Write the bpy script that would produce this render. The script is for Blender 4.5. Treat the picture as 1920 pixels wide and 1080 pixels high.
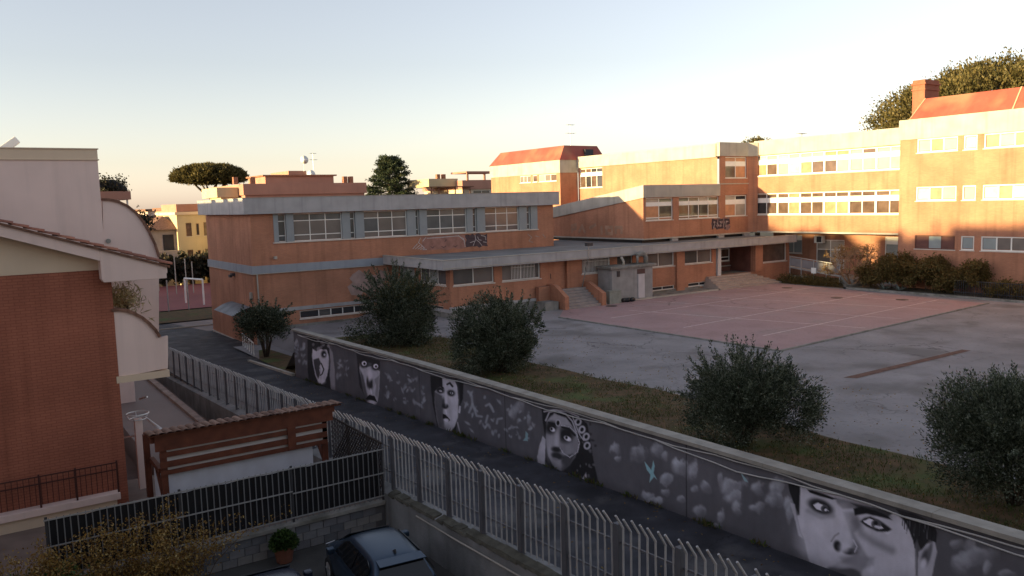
import bpy, bmesh, math, random
import numpy as np
from mathutils import Vector, Matrix, Euler
random.seed(7); RNG = np.random.default_rng(7)
for o in list(bpy.data.objects): bpy.data.objects.remove(o)
scene = bpy.context.scene
COL = scene.collection

# ------------------------------------------------------------------ camera
CAM_H, CAM_F = 8.0, 1520.0
PITCH, ROLL, YAW = math.radians(6.05), math.radians(1.6), math.radians(-34.2)
cd = bpy.data.cameras.new('camera'); cam = bpy.data.objects.new('camera', cd); COL.objects.link(cam)
cd.sensor_width = 36.0; cd.lens = CAM_F / 1920 * 36; cd.clip_end = 6000; cd.clip_start = 0.1
fw = Vector((0, math.cos(PITCH), -math.sin(PITCH))); rt = Vector((1, 0, 0)); up = rt.cross(fw)
RT = rt * math.cos(ROLL) - up * math.sin(ROLL); UP = rt * math.sin(ROLL) + up * math.cos(ROLL)
RZ = Matrix.Rotation(YAW, 3, 'Z'); RT, UP, FW = RZ @ RT, RZ @ UP, RZ @ fw
mw = Matrix((RT, UP, -FW)).transposed().to_4x4(); mw.translation = (0, 0, CAM_H)
cam.matrix_world = mw
scene.camera = cam

# ------------------------------------------------------------------ sky, sun, exposure
SUN_TRAVEL = Vector((1.0, -0.125, -0.086)).normalized()
TO_SUN = -SUN_TRAVEL
elev = math.asin(TO_SUN.z)
w = bpy.data.worlds.new('World'); scene.world = w; w.use_nodes = True
nt = w.node_tree; bg = nt.nodes['Background']
sky = nt.nodes.new('ShaderNodeTexSky'); sky.sky_type = 'NISHITA'; sky.sun_disc = False
sky.sun_elevation = elev; sky.sun_rotation = math.atan2(TO_SUN.x, TO_SUN.y)
sky.air_density = 1.0; sky.dust_density = 0.6; sky.ozone_density = 1.5; sky.altitude = 50
hs_ = nt.nodes.new('ShaderNodeHueSaturation'); hs_.inputs['Saturation'].default_value = 0.50
nt.links.new(sky.outputs[0], hs_.inputs['Color'])
tint = nt.nodes.new('ShaderNodeMix'); tint.data_type = 'RGBA'; tint.blend_type = 'MULTIPLY'; tint.inputs[0].default_value = 1.0; tint.inputs[7].default_value = (1.0, .94, .99, 1)
nt.links.new(hs_.outputs[0], tint.inputs[6]); nt.links.new(tint.outputs[2], bg.inputs[0]); bg.inputs[1].default_value = 0.118
sd = bpy.data.lights.new('sun', 'SUN'); sd.energy = 3.5; sd.angle = math.radians(1.0); sd.color = (1.0, 0.78, 0.38)
so = bpy.data.objects.new('sun', sd); COL.objects.link(so)
so.rotation_euler = SUN_TRAVEL.to_track_quat('-Z', 'Y').to_euler(); so.location = (-60, 30, 40)
vs = scene.view_settings; vs.view_transform = 'Standard'; vs.look = 'None'; vs.gamma = 1.0; vs.exposure = 1.83
vs.use_curve_mapping = False

# ------------------------------------------------------------------ helpers
def tag(o, label=None, cat=None, group=None, kind=None):
    if label: o['label'] = label
    if cat: o['category'] = cat
    if group: o['group'] = group
    if kind: o['kind'] = kind
    return o
def thing(name, label, cat, loc=(0, 0, 0), group=None):
    o = bpy.data.objects.new(name, None); COL.objects.link(o); o.location = loc; o.empty_display_size = .3
    return tag(o, label, cat, group)
def org(p):
    v = Vector((0, 0, 0))
    while p is not None: v = v + Vector(p.location); p = p.parent
    return v
def link(name, me, parent=None, loc=None, rot=None, scl=None):
    """a mesh object; loc is a world position"""
    o = bpy.data.objects.new(name, me); COL.objects.link(o)
    if parent is not None: o.parent = parent
    if loc is not None: o.location = Vector(loc) - (org(parent) if parent is not None else Vector((0, 0, 0)))
    if rot is not None: o.rotation_euler = rot
    if scl is not None: o.scale = scl
    return o
class MB:
    def __init__(s): s.v = []; s.f = []; s.m = []; s.mi = 0
    def add(s, vs_, fs):
        b = len(s.v); s.v += [tuple(p) for p in vs_]; s.f += [tuple(b + i for i in f) for f in fs]; s.m += [s.mi] * len(fs); return s
    def box(s, x0, x1, y0, y1, z0, z1):
        if x0 > x1: x0, x1 = x1, x0
        if y0 > y1: y0, y1 = y1, y0
        if z0 > z1: z0, z1 = z1, z0
        return s.add([(x0,y0,z0),(x1,y0,z0),(x1,y1,z0),(x0,y1,z0),(x0,y0,z1),(x1,y0,z1),(x1,y1,z1),(x0,y1,z1)],
                     [(0,3,2,1),(4,5,6,7),(0,1,5,4),(1,2,6,5),(2,3,7,6),(3,0,4,7)])
    def hexa(s, p): # 8 points like box order
        return s.add(p, [(0,3,2,1),(4,5,6,7),(0,1,5,4),(1,2,6,5),(2,3,7,6),(3,0,4,7)])
    def beam(s, a, b, w_, h, upv=(0, 0, 1)):
        a, b = Vector(a), Vector(b); d = (b - a).normalized(); u = Vector(upv)
        if abs(d.dot(u)) > .99: u = Vector((1, 0, 0))
        r = d.cross(u).normalized() * (w_ / 2); t = r.cross(d).normalized() * (h / 2)
        return s.hexa([a - r - t, a + r - t, b + r - t, b - r - t, a - r + t, a + r + t, b + r + t, b - r + t])
    def tube(s, pts, rad, n=8, cap=True):
        pts = [Vector(p) for p in pts]; k = len(pts)
        if not hasattr(rad, '__len__'): rad = [rad] * k
        b = len(s.v); ref = Vector((0.31, .17, .93))
        for i, p in enumerate(pts):
            d = (pts[min(i + 1, k - 1)] - pts[max(i - 1, 0)])
            d = d.normalized() if d.length > 1e-9 else Vector((0, 0, 1))
            u = d.cross(ref); u = u.normalized() if u.length > 1e-4 else d.cross(Vector((1, 0, 0))).normalized()
            vv = d.cross(u)
            for j in range(n):
                a = 2 * math.pi * j / n; s.v.append(tuple(p + (u * math.cos(a) + vv * math.sin(a)) * rad[i]))
        for i in range(k - 1):
            for j in range(n):
                s.f.append((b + i * n + j, b + i * n + (j + 1) % n, b + (i + 1) * n + (j + 1) % n, b + (i + 1) * n + j)); s.m.append(s.mi)
        if cap:
            s.f.append(tuple(b + j for j in reversed(range(n)))); s.m.append(s.mi)
            s.f.append(tuple(b + (k - 1) * n + j for j in range(n))); s.m.append(s.mi)
        return s
    def lathe(s, c, prof, n=16):
        b = len(s.v); k = len(prof)
        for r, z in prof:
            for j in range(n):
                a = 2 * math.pi * j / n; s.v.append((c[0] + r * math.cos(a), c[1] + r * math.sin(a), c[2] + z))
        for i in range(k - 1):
            for j in range(n):
                s.f.append((b + i * n + j, b + i * n + (j + 1) % n, b + (i + 1) * n + (j + 1) % n, b + (i + 1) * n + j)); s.m.append(s.mi)
        s.f.append(tuple(b + j for j in reversed(range(n)))); s.m.append(s.mi)
        s.f.append(tuple(b + (k - 1) * n + j for j in range(n))); s.m.append(s.mi)
        return s
    def prism(s, poly, axis, a0, a1):
        """poly of 2D points in the other two axes (x,z) for axis y, (y,z) for axis x, (x,y) for axis z"""
        def P(p, a):
            return {'y': (p[0], a, p[1]), 'x': (a, p[0], p[1]), 'z': (p[0], p[1], a)}[axis]
        n = len(poly); b = len(s.v)
        s.v += [P(p, a0) for p in poly] + [P(p, a1) for p in poly]
        s.f += [tuple(b + i for i in range(n)), tuple(b + n + i for i in reversed(range(n)))]; s.m += [s.mi] * 2
        for i in range(n):
            j = (i + 1) % n; s.f.append((b + i, b + n + i, b + n + j, b + j)); s.m.append(s.mi)
        return s
    def mesh(s, name, mat, origin=(0, 0, 0), smooth=False, bevel=0):
        me = bpy.data.meshes.new(name); o = Vector(origin)
        me.from_pydata([tuple(Vector(p) - o) for p in s.v], [], s.f)
        mats = mat if isinstance(mat, (list, tuple)) else [mat]
        for m in mats: me.materials.append(m)
        if len(mats) > 1: me.polygons.foreach_set('material_index', s.m)
        bm = bmesh.new(); bm.from_mesh(me)
        bmesh.ops.recalc_face_normals(bm, faces=bm.faces)
        if bevel: bmesh.ops.bevel(bm, geom=[e for e in bm.edges if len(e.link_faces) == 2 and e.calc_face_angle(0) > .6], offset=bevel, segments=2, affect='EDGES', profile=.6)
        bm.to_mesh(me); bm.free()
        if smooth: me.polygons.foreach_set('use_smooth', [True] * len(me.polygons))
        me.update(); return me
    def build(s, name, mat, parent=None, smooth=False, bevel=0):
        return link(name, s.mesh(name, mat, org(parent) if parent is not None else (0, 0, 0), smooth, bevel), parent)
    def top(s, name, mat, label, cat, group=None, smooth=False, bevel=0):
        return tag(s.build(name, mat, None, smooth, bevel), label, cat, group)

# ------------------------------------------------------------------ materials
MATS = {}
ALB = 1.15
def M(name, col, rough=.8, var=.12, scale=1.5, streak=0.0, bump=0.0, bscale=60, metal=0.0, spec=.3, col2=None, blotch=0.0, bcol=(.05, .05, .05), bscl=.35, crack=0.0, grime=0.0):
    if name in MATS: return MATS[name]
    col = tuple(min(.85, c * ALB) for c in col); col2 = tuple(min(.85, c * ALB) for c in col2) if col2 else None; bcol = tuple(c * ALB for c in bcol)
    m = bpy.data.materials.new(name); m.use_nodes = True; t = m.node_tree; N = t.nodes; L = t.links
    b = N['Principled BSDF']; b.inputs['Roughness'].default_value = rough; b.inputs['Metallic'].default_value = metal
    b.inputs['Specular IOR Level'].default_value = spec
    tc = N.new('ShaderNodeTexCoord')
    def noise(sc, det=5, vec=None, mp=None):
        n = N.new('ShaderNodeTexNoise'); n.inputs['Scale'].default_value = sc; n.inputs['Detail'].default_value = det
        if mp:
            q = N.new('ShaderNodeMapping'); q.inputs['Scale'].default_value = mp; L.new(tc.outputs['Object'], q.inputs[0]); L.new(q.outputs[0], n.inputs['Vector'])
        else: L.new(tc.outputs['Object'], n.inputs['Vector'])
        return n.outputs[0]
    def ramp(src, a, b_, lo=0., hi=1.):
        r = N.new('ShaderNodeMapRange'); r.inputs[1].default_value = a; r.inputs[2].default_value = b_; r.inputs[3].default_value = lo; r.inputs[4].default_value = hi
        L.new(src, r.inputs[0]); return r.outputs[0]
    def mix(fac, c1, c2):
        x = N.new('ShaderNodeMix'); x.data_type = 'RGBA'
        for i, c in ((6, c1), (7, c2)):
            if isinstance(c, (tuple, list)): x.inputs[i].default_value = (*c, 1)
            else: L.new(c, x.inputs[i])
        if isinstance(fac, float): x.inputs[0].default_value = fac
        else: L.new(fac, x.inputs[0])
        return x.outputs[2]
    lo = tuple(c * (1 - var) for c in col); hi = col2 if col2 else tuple(min(1, c * (1 + var)) for c in col)
    out = mix(ramp(noise(scale), .3, .7), lo, hi)
    if streak: out = mix(ramp(noise(1.2, 6, mp=(2.2, 2.2, .12)), .52, .75, 0, streak), out, tuple(c * .35 for c in col))
    if blotch: out = mix(ramp(noise(bscl, 8), .52, .66, 0, blotch), out, bcol)
    if grime: out = mix(ramp(noise(4.5, 9), .56, .72, 0, grime), out, tuple(c * .5 for c in col))
    if crack:
        wn = N.new('ShaderNodeTexNoise'); wn.inputs['Scale'].default_value = 1.3; wn.inputs['Detail'].default_value = 6; L.new(tc.outputs['Object'], wn.inputs['Vector'])
        va = N.new('ShaderNodeVectorMath'); va.operation = 'MULTIPLY_ADD'; va.inputs[1].default_value = (1.6, 1.6, 0); L.new(wn.outputs['Color'], va.inputs[0]); L.new(tc.outputs['Object'], va.inputs[2])
        vo = N.new('ShaderNodeTexVoronoi'); vo.feature = 'DISTANCE_TO_EDGE'; vo.inputs['Scale'].default_value = .21; L.new(va.outputs[0], vo.inputs['Vector'])
        fade = ramp(noise(.12, 3), .42, .6); ck = ramp(vo.outputs['Distance'], .0, .009, crack, 0); mm = N.new('ShaderNodeMath'); mm.operation = 'MULTIPLY'; L.new(fade, mm.inputs[0]); L.new(ck, mm.inputs[1])
        out = mix(mm.outputs[0], out, tuple(c * .3 for c in col))
    L.new(out, b.inputs['Base Color'])
    if bump:
        bp = N.new('ShaderNodeBump'); bp.inputs['Strength'].default_value = bump; bp.inputs['Distance'].default_value = .03
        L.new(noise(bscale, 4), bp.inputs['Height']); L.new(bp.outputs[0], b.inputs['Normal'])
    MATS[name] = m; return m
def brick(name, c1, c2, mortar, bw=.25, bh=.07, streak=.15, var=.25, msize=.012):
    c1, c2, mortar = (tuple(v * ALB for v in c) for c in (c1, c2, mortar))
    m = bpy.data.materials.new(name); m.use_nodes = True; t = m.node_tree; N = t.nodes; L = t.links
    b = N['Principled BSDF']; b.inputs['Roughness'].default_value = .85; b.inputs['Specular IOR Level'].default_value = .2
    tc = N.new('ShaderNodeTexCoord'); sp = N.new('ShaderNodeSeparateXYZ'); L.new(tc.outputs['Object'], sp.inputs[0])
    ad = N.new('ShaderNodeMath'); ad.operation = 'ADD'; L.new(sp.outputs[0], ad.inputs[0]); L.new(sp.outputs[1], ad.inputs[1])
    cb = N.new('ShaderNodeCombineXYZ'); L.new(ad.outputs[0], cb.inputs[0]); L.new(sp.outputs[2], cb.inputs[1])
    bt = N.new('ShaderNodeTexBrick'); bt.inputs['Scale'].default_value = 1.0; bt.inputs['Brick Width'].default_value = bw; bt.inputs['Row Height'].default_value = bh
    bt.inputs['Mortar Size'].default_value = msize; bt.inputs['Color1'].default_value = (*c1, 1); bt.inputs['Color2'].default_value = (*c2, 1); bt.inputs['Mortar'].default_value = (*mortar, 1)
    bt.inputs['Bias'].default_value = 0.0; L.new(cb.outputs[0], bt.inputs['Vector'])
    n = N.new('ShaderNodeTexNoise'); n.inputs['Scale'].default_value = .5; n.inputs['Detail'].default_value = 6; L.new(tc.outputs['Object'], n.inputs['Vector'])
    r = N.new('ShaderNodeMapRange'); r.inputs[1].default_value = .3; r.inputs[2].default_value = .7; r.inputs[3].default_value = 1 - var; r.inputs[4].default_value = 1 + var * .6; L.new(n.outputs[0], r.inputs[0])
    q = N.new('ShaderNodeMapping'); q.inputs['Scale'].default_value = (2.5, 2.5, .15); L.new(tc.outputs['Object'], q.inputs[0])
    n2 = N.new('ShaderNodeTexNoise'); n2.inputs['Scale'].default_value = 1.0; n2.inputs['Detail'].default_value = 6; L.new(q.outputs[0], n2.inputs['Vector'])
    r2 = N.new('ShaderNodeMapRange'); r2.inputs[1].default_value = .5; r2.inputs[2].default_value = .75; r2.inputs[3].default_value = 1; r2.inputs[4].default_value = 1 - streak * 2; L.new(n2.outputs[0], r2.inputs[0])
    mu = N.new('ShaderNodeMath'); mu.operation = 'MULTIPLY'; L.new(r.outputs[0], mu.inputs[0]); L.new(r2.outputs[0], mu.inputs[1])
    sc = N.new('ShaderNodeVectorMath'); sc.operation = 'SCALE'; L.new(bt.outputs['Color'], sc.inputs[0]); L.new(mu.outputs[0], sc.inputs['Scale'])
    L.new(sc.outputs[0], b.inputs['Base Color'])
    bp = N.new('ShaderNodeBump'); bp.inputs['Strength'].default_value = .5; bp.inputs['Distance'].default_value = .01; bp.invert = True
    L.new(bt.outputs['Fac'], bp.inputs['Height']); L.new(bp.outputs[0], b.inputs['Normal'])
    return m
def leafmat(name, cols, rough=.6, transl=.25):
    m = bpy.data.materials.new(name); m.use_nodes = True; t = m.node_tree; N = t.nodes; L = t.links
    b = N['Principled BSDF']; b.inputs['Roughness'].default_value = rough; b.inputs['Specular IOR Level'].default_value = .25
    g = N.new('ShaderNodeNewGeometry'); cols = [tuple(v * 1.2 for v in c) for c in cols]; r = N.new('ShaderNodeValToRGB'); L.new(g.outputs['Random Per Island'], r.inputs[0])
    e = r.color_ramp.elements
    for i, c in enumerate(cols):
        p = i / (len(cols) - 1)
        if i == 0: e[0].position = 0; e[0].color = (*c, 1)
        elif i == len(cols) - 1: e[-1].position = 1; e[-1].color = (*c, 1)
        else: x = e.new(p); x.color = (*c, 1)
    L.new(r.outputs[0], b.inputs['Base Color'])
    tr = N.new('ShaderNodeBsdfTranslucent'); L.new(r.outputs[0], tr.inputs[0]); mx = N.new('ShaderNodeMixShader'); mx.inputs[0].default_value = transl
    L.new(b.outputs[0], mx.inputs[1]); L.new(tr.outputs[0], mx.inputs[2]); L.new(mx.outputs[0], N['Material Output'].inputs[0])
    return m

BRICK = brick('school_brick', (.46, .205, .118), (.40, .175, .105), (.33, .18, .125), .25, .075, .11, .2)
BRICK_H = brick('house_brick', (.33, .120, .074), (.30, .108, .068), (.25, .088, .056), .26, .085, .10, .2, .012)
CONC = M('grey_cornice', (.345, .335, .335), .85, .12, 1.2, .35, .3, 20)
CONC_L = M('light_concrete', (.37, .34, .295), .85, .14, .8, .3, .3, 20)
CONC_D = M('weathered_concrete', (.22, .21, .19), .9, .25, 1.5, .5, .5, 25, blotch=.5, bcol=(.07, .07, .05), bscl=.9)
GREYPAINT = M('grey_paint', (.25, .27, .28), .7, .06)
WHITE = M('white_frame', (.72, .70, .66), .5, .05)
WHITEP = M('white_panel', (.75, .73, .70), .5, .05)
MARBLE = M('stone_sill', (.55, .50, .44), .6, .1)
ROOFT = M('roof_felt', (.17, .17, .17), .9, .2, .5, 0, .2, 30, blotch=.5, bcol=(.10, .10, .10), bscl=.3)
REDROOF = M('red_sheet_roof', (.31, .075, .052), .55, .15, .8, .2, blotch=.55, bcol=(.30, .20, .11), bscl=.25)
DARKRED = M('dark_red_sheet', (.22, .06, .05), .6, .15)
G_DARK = M('glass_dark', (.035, .035, .038), .08, .3, .8, spec=.6)
G_BROWN = M('glass_brown_room', (.10, .065, .05), .15, .3, 1.5, spec=.5)
G_GREY = M('glass_grey', (.10, .105, .11), .12, .25, .8, spec=.5)
G_BLIND = M('glass_blind', (.33, .29, .25), .35, .12, 1.2, spec=.4)
G_CURT = M('glass_orange_curtain', (.42, .20, .11), .35, .2, 2, spec=.4)
G_PAPER = M('glass_paper', (.6, .52, .38), .4, .15, 2.5, spec=.3)
G_FROST = M('glass_frosted', (.24, .27, .27), .3, .1, 1, spec=.4)
METAL_W = M('white_metal', (.6, .6, .6), .4, .05, metal=.2)
METAL_D = M('dark_metal', (.05, .05, .055), .5, .1, metal=.3)
METAL_G = M('galvanised', (.36, .36, .36), .45, .15, 3, metal=.5)
WOOD_R = M('red_wood', (.105, .032, .017), .65, .3, 4, .2)
TERRA = M('terracotta_tile', (.26, .105, .065), .85, .3, 6, 0, .3, 40, col2=(.34, .16, .10))
TERRA_D = M('old_terracotta', (.17, .085, .06), .9, .35, 5, 0, .4, 40, col2=(.24, .13, .09))
STUCCO = M('cream_stucco', (.57, .45, .33), .9, .06, .5, .06, .15, 80)
STUCCO_P = M('pink_stucco', (.66, .51, .455), .9, .07, .5, .16, .15, 80)
STUCCO_Y = M('yellow_stucco', (.46, .37, .23), .9, .1, .4, .1)
STUCCO_O = M('orange_stucco', (.36, .185, .135), .9, .1, .4, .1)
ASPH = M('asphalt', (.034, .034, .042), .7, .45, 1.1, 0, .35, 90, blotch=.75, bcol=(.095, .09, .09), bscl=.55, crack=.8, grime=.5)
ASPH_Y = M('yard_asphalt', (.225, .212, .215), .9, .2, .35, 0, .25, 100, blotch=.8, bcol=(.125, .118, .115), bscl=.3, crack=.8, grime=.45)
COURT = M('red_court', (.325, .215, .212), .85, .15, .35, 0, .2, 100, blotch=.65, bcol=(.255, .20, .195), bscl=.35, crack=.7, grime=.5)
LINEP = M('worn_line_paint', (.52, .41, .39), .8, .25, 3)
GRASSG = M('lawn_soil', (.075, .068, .028), .95, .35, 2.5, 0, .6, 30, col2=(.12, .068, .035), blotch=.75, bcol=(.055, .092, .022), bscl=.45)
EARTH = M('earth', (.08, .07, .05), .95, .3, .6)
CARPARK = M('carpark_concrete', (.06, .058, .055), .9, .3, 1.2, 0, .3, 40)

# ------------------------------------------------------------------ facade helper: walls with real openings, windows with frames and panes
class Facade:
    def __init__(s, face, plane): s.face, s.p = face, plane
    def pt(s, a, d, z): return (a, s.p + d, z) if s.face == '-Y' else (s.p + d, a, z)
    def box(s, mb, a0, a1, d0, d1, z0, z1):
        p, q = s.pt(a0, d0, z0), s.pt(a1, d1, z1); return mb.box(p[0], q[0], p[1], q[1], p[2], q[2])
    def wall(s, mb, a0, a1, z0, z1, ops=(), depth=.22, through=()):
        A = sorted({a0, a1, *[o[0] for o in ops], *[o[1] for o in ops]}); Z = sorted({z0, z1, *[o[2] for o in ops], *[o[3] for o in ops]})
        A = [a for a in A if a0 <= a <= a1]; Z = [z for z in Z if z0 <= z <= z1]
        def hole(a, z): return any(o[0] < a < o[1] and o[2] < z < o[3] for o in ops)
        for i in range(len(A) - 1):
            for j in range(len(Z) - 1):
                if hole((A[i] + A[i + 1]) / 2, (Z[j] + Z[j + 1]) / 2): continue
                mb.add([s.pt(A[i], 0, Z[j]), s.pt(A[i + 1], 0, Z[j]), s.pt(A[i + 1], 0, Z[j + 1]), s.pt(A[i], 0, Z[j + 1])], [(0, 1, 2, 3)])
        for (p, q, r, t) in ops:
            for (aa, zz, bb, yy) in ((p, r, q, r), (q, r, q, t), (q, t, p, t), (p, t, p, r)):
                mb.add([s.pt(aa, 0, zz), s.pt(bb, 0, yy), s.pt(bb, depth, yy), s.pt(aa, depth, zz)], [(0, 1, 2, 3)])
            if (p, q, r, t) not in through: mb.add([s.pt(p, depth, r), s.pt(q, depth, r), s.pt(q, depth, t), s.pt(p, depth, t)], [(0, 1, 2, 3)])
        return mb
    def window(s, parent, a0, a1, z0, z1, cols=(1,), rows=(1,), fr=.06, mul=.05, d=.10, panes=None, sill=True, sillmat=None, frame=None, name='window', panels=None, tilt=None):
        """frame bars are the window part; every pane and the sill are sub-parts. cols/rows are relative sizes; rows from the bottom up"""
        frame = frame or WHITE; mb = MB(); pan = panels or {}
        s.box(mb, a0, a0 + fr, d, d + .06, z0, z1); s.box(mb, a1 - fr, a1, d, d + .06, z0, z1)
        s.box(mb, a0 + fr, a1 - fr, d, d + .06, z0, z0 + fr); s.box(mb, a0 + fr, a1 - fr, d, d + .06, z1 - fr, z1)
        tc, tr = sum(cols), sum(rows); ia0, ia1, iz0, iz1 = a0 + fr, a1 - fr, z0 + fr, z1 - fr
        ca = [ia0]; [ca.append(ca[-1] + (ia1 - ia0) * c / tc) for c in cols]; cz = [iz0]; [cz.append(cz[-1] + (iz1 - iz0) * r / tr) for r in rows]
        for a in ca[1:-1]: s.box(mb, a - mul / 2, a + mul / 2, d + .003, d + .055, iz0, iz1)
        for z in cz[1:-1]:
            for i in range(len(cols)):
                s.box(mb, ca[i] + (mul / 2 if i else 0), ca[i + 1] - (mul / 2 if i < len(cols) - 1 else 0), d + .005, d + .05, z - mul / 2, z + mul / 2)
        wn = mb.build(name, frame, parent)
        for i in range(len(cols)):
            for j in range(len(rows)):
                q = MB(); pz = j in pan
                g = mul / 2 + .001
                s.box(q, ca[i] + g, ca[i + 1] - g, d + (.012 if pz else .03), d + .045, cz[j] + g, cz[j + 1] - g)
                mt = pan[j] if pz else (panes(i, j) if callable(panes) else panes)
                q.build('panel' if pz else 'pane', mt, wn)
        if sill:
            q = MB(); s.box(q, a0 - .06, a1 + .06, -.06, d + .02, z0 - .07, z0 - .003); q.build('sill', sillmat or MARBLE, wn)
        return wn
def pick(*ms):
    return lambda i, j: random.choice(ms)
# ------------------------------------------------------------------ measuring: a photo pixel (1920x1080) to a world point on an axis plane
def at(px, py, **k):
    d = FW * CAM_F + RT * (px - 960) - UP * (py - 540); (a, v), = k.items(); i = 'xyz'.index(a); o = (0, 0, CAM_H)
    return Vector(o) + d * ((v - o[i]) / d[i])

# ------------------------------------------------------------------ ground, yard, alley
def sstep(a, b, t): t = min(1, max(0, (t - a) / (b - a))); return t * t * (3 - 2 * t)
def alley_z(y): return float(np.interp(y, [-30, 0, 10, 14, 22, 30, 44, 57, 70, 90], [.6, .12, -.2, -.33, -.6, -.93, -1.5, -1.8, -2.0, -2.05]))
def yard_z(x, y):
    h = -1.62 * sstep(44.6, 47.5, y) * (1 - sstep(16.6, 19.6, x)) - .62 * sstep(45, 51, y) * (1 - sstep(23.5, 27, x))
    return max(h, -1.64)
def fence_z(y): return -.25 - .052 * (y - 21.15)
def sheet(xs, ys, hz, name, mat, kind='structure', dz=0):
    mb = MB(); n = len(ys)
    for x in xs:
        for y in ys: mb.v.append((x, y, hz(x, y) + dz))
    for i in range(len(xs) - 1):
        for j in range(n - 1): mb.f.append((i * n + j, (i + 1) * n + j, (i + 1) * n + j + 1, i * n + j + 1)); mb.m.append(0)
    o = mb.build(name, mat); o['kind'] = kind; return o
sheet([-2500, -300, -60, 60, 300, 2500], [-800, -100, 60, 300, 3000], lambda x, y: -2.75, 'ground', EARTH)
sheet(list(np.arange(15.44, 30, .8)) + [30, 45, 66.5], list(np.arange(-40, 40, 8)) + list(np.arange(40, 57.9, .9)) + [58], yard_z, 'schoolyard', ASPH_Y)
# alley
mb = MB(); ys = list(np.arange(-30, 92, 2.0))
for y in ys:
    xr = 15.22 if y < 44.5 else 15.0 + min(2, (y - 44.5) * .25)
    mb.v += [(9.95, y, alley_z(y)), (12.5, y, alley_z(y) + .05), (xr, y, alley_z(y) - .005)]
for i in range(len(ys) - 1):
    for j in range(2): mb.f.append((i * 3 + j, i * 3 + j + 1, i * 3 + j + 4, i * 3 + j + 3)); mb.m.append(0)
al = mb.build('alley', ASPH); al['kind'] = 'structure'
# red court on the yard with worn lines
mb = MB(); c0 = [(33.6, 43.8), (34.3, 26.3), (59.2, 27.9), (61.2, 47.0), (40.0, 47.15), (36.2, 46.7)]
mb.add([(*p, .005) for p in c0], [tuple(range(6))]); o = mb.build('red_playground_surface', COURT); o['kind'] = 'structure'
def line(a, b, w_=.09, z=.010, n=1, parent=o, mat=LINEP, name='painted_line'):
    a, b = Vector((*a, z)), Vector((*b, z)); d = (b - a).normalized(); r = Vector((d.y, -d.x, 0)) * w_ / 2
    m_ = MB(); m_.add([a - r, a + r, b + r, b - r], [(0, 1, 2, 3)]); return m_.build(name, mat, parent)
COURT_O = o
for k, (a, b) in enumerate((((39.5, 43.2), (43.9, 27.5)), ((48.9, 45.9), (54.1, 28.6)), ((36.5, 35.0), (59.7, 36.8)), ((36.0, 41.2), (60.4, 42.6)), ((37.5, 29.8), (59.0, 31.2)), ((44.2, 46.3), (48.6, 28.0)), ((55.0, 46.5), (57.5, 30)))):
    line(a, b, .11, .009 + .0015 * k)
mb = MB(); mb.beam((33.65, 43.9, .03), (34.3, 26.3, .03), .12, .09); mb.build('edge_kerb', CONC_D, COURT_O)
mb = MB(); mb.beam((34.3, 26.2, .03), (59.2, 27.8, .03), .12, .09); mb.build('edge_kerb', CONC_D, COURT_O)
mb = MB(); mb.add([(31.3, 20.6, .012), (31.6, 20.15, .012), (41.2, 20.1, .012), (41.1, 20.5, .012)], [(0, 1, 2, 3)])
o = mb.build('repaired_trench', M('trench_patch', (.12, .065, .05), .9, .3, 3)); o['kind'] = 'structure'
for q, (x, y) in enumerate(((40.2, 45.9), (55.2, 37.0), (58.5, 44.0), (57.3, 33.0))):
    mb = MB(); mb.lathe((x, y, 0), [(.45, .0), (.45, .016), (.40, .02)], 20); ring = mb
    mb.top('drain_cover', M('iron_cover', (.07, .05, .045), .7, .2), ('round iron drain cover in red court near the white-door steps', 'round iron drain cover in the middle of the red court', 'round iron drain cover by the access ramp planting', 'round iron drain cover in red court before the hedge')[q], 'drain cover', 'drain covers in the court')
# lawn strip
def lawn_edge(y): return 23.3 + .25 * math.sin(y * .35) + .12 * math.sin(y * 1.1) - (0 if y < 42 else (y - 42) * .28)
mb = MB(); ys = list(np.arange(-25, 50.1, 1.0))
for y in ys:
    xe = lawn_edge(y)
    for t in range(6):
        x = 15.46 + (xe - 15.46) * t / 5; mb.v.append((x, y, yard_z(x, y) + .05 + (.05 * math.sin(x * 1.7 + y) if 0 < t < 5 else 0) * .4))
for i in range(len(ys) - 1):
    for j in range(5): mb.f.append((i * 6 + j, i * 6 + j + 1, i * 6 + j + 7, i * 6 + j + 6)); mb.m.append(0)
lawn = mb.build('lawn', GRASSG); lawn['kind'] = 'structure'
mb = MB()
for i in range(len(ys) - 1):
    mb.beam((lawn_edge(ys[i]) + .04, ys[i], yard_z(lawn_edge(ys[i]), ys[i]) + .01), (lawn_edge(ys[i + 1]) + .04, ys[i + 1], yard_z(lawn_edge(ys[i + 1]), ys[i + 1]) + .01), .07, .07)
mb.build('lawn_edging', CONC_D, lawn)
# grass wedge beside the alley, with a pale kerb
mb = MB(); mb.add([(15.2, 44.6, alley_z(44.6) + .06), (15.3, 51.5, alley_z(51) + .06), (17.0, 57.3, -1.66), (17.4, 50, -1.58), (16.6, 44.6, -1.4)], [(0, 4, 3, 1), (1, 3, 2)])
o = mb.build('grass_verge', GRASSG); o['kind'] = 'structure'
mb = MB(); mb.beam((15.15, 44.7, alley_z(44.7) + .05), (14.7, 51.7, alley_z(51.7) + .05), .18, .18); mb.build('verge_kerb', CONC_L, o)
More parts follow.
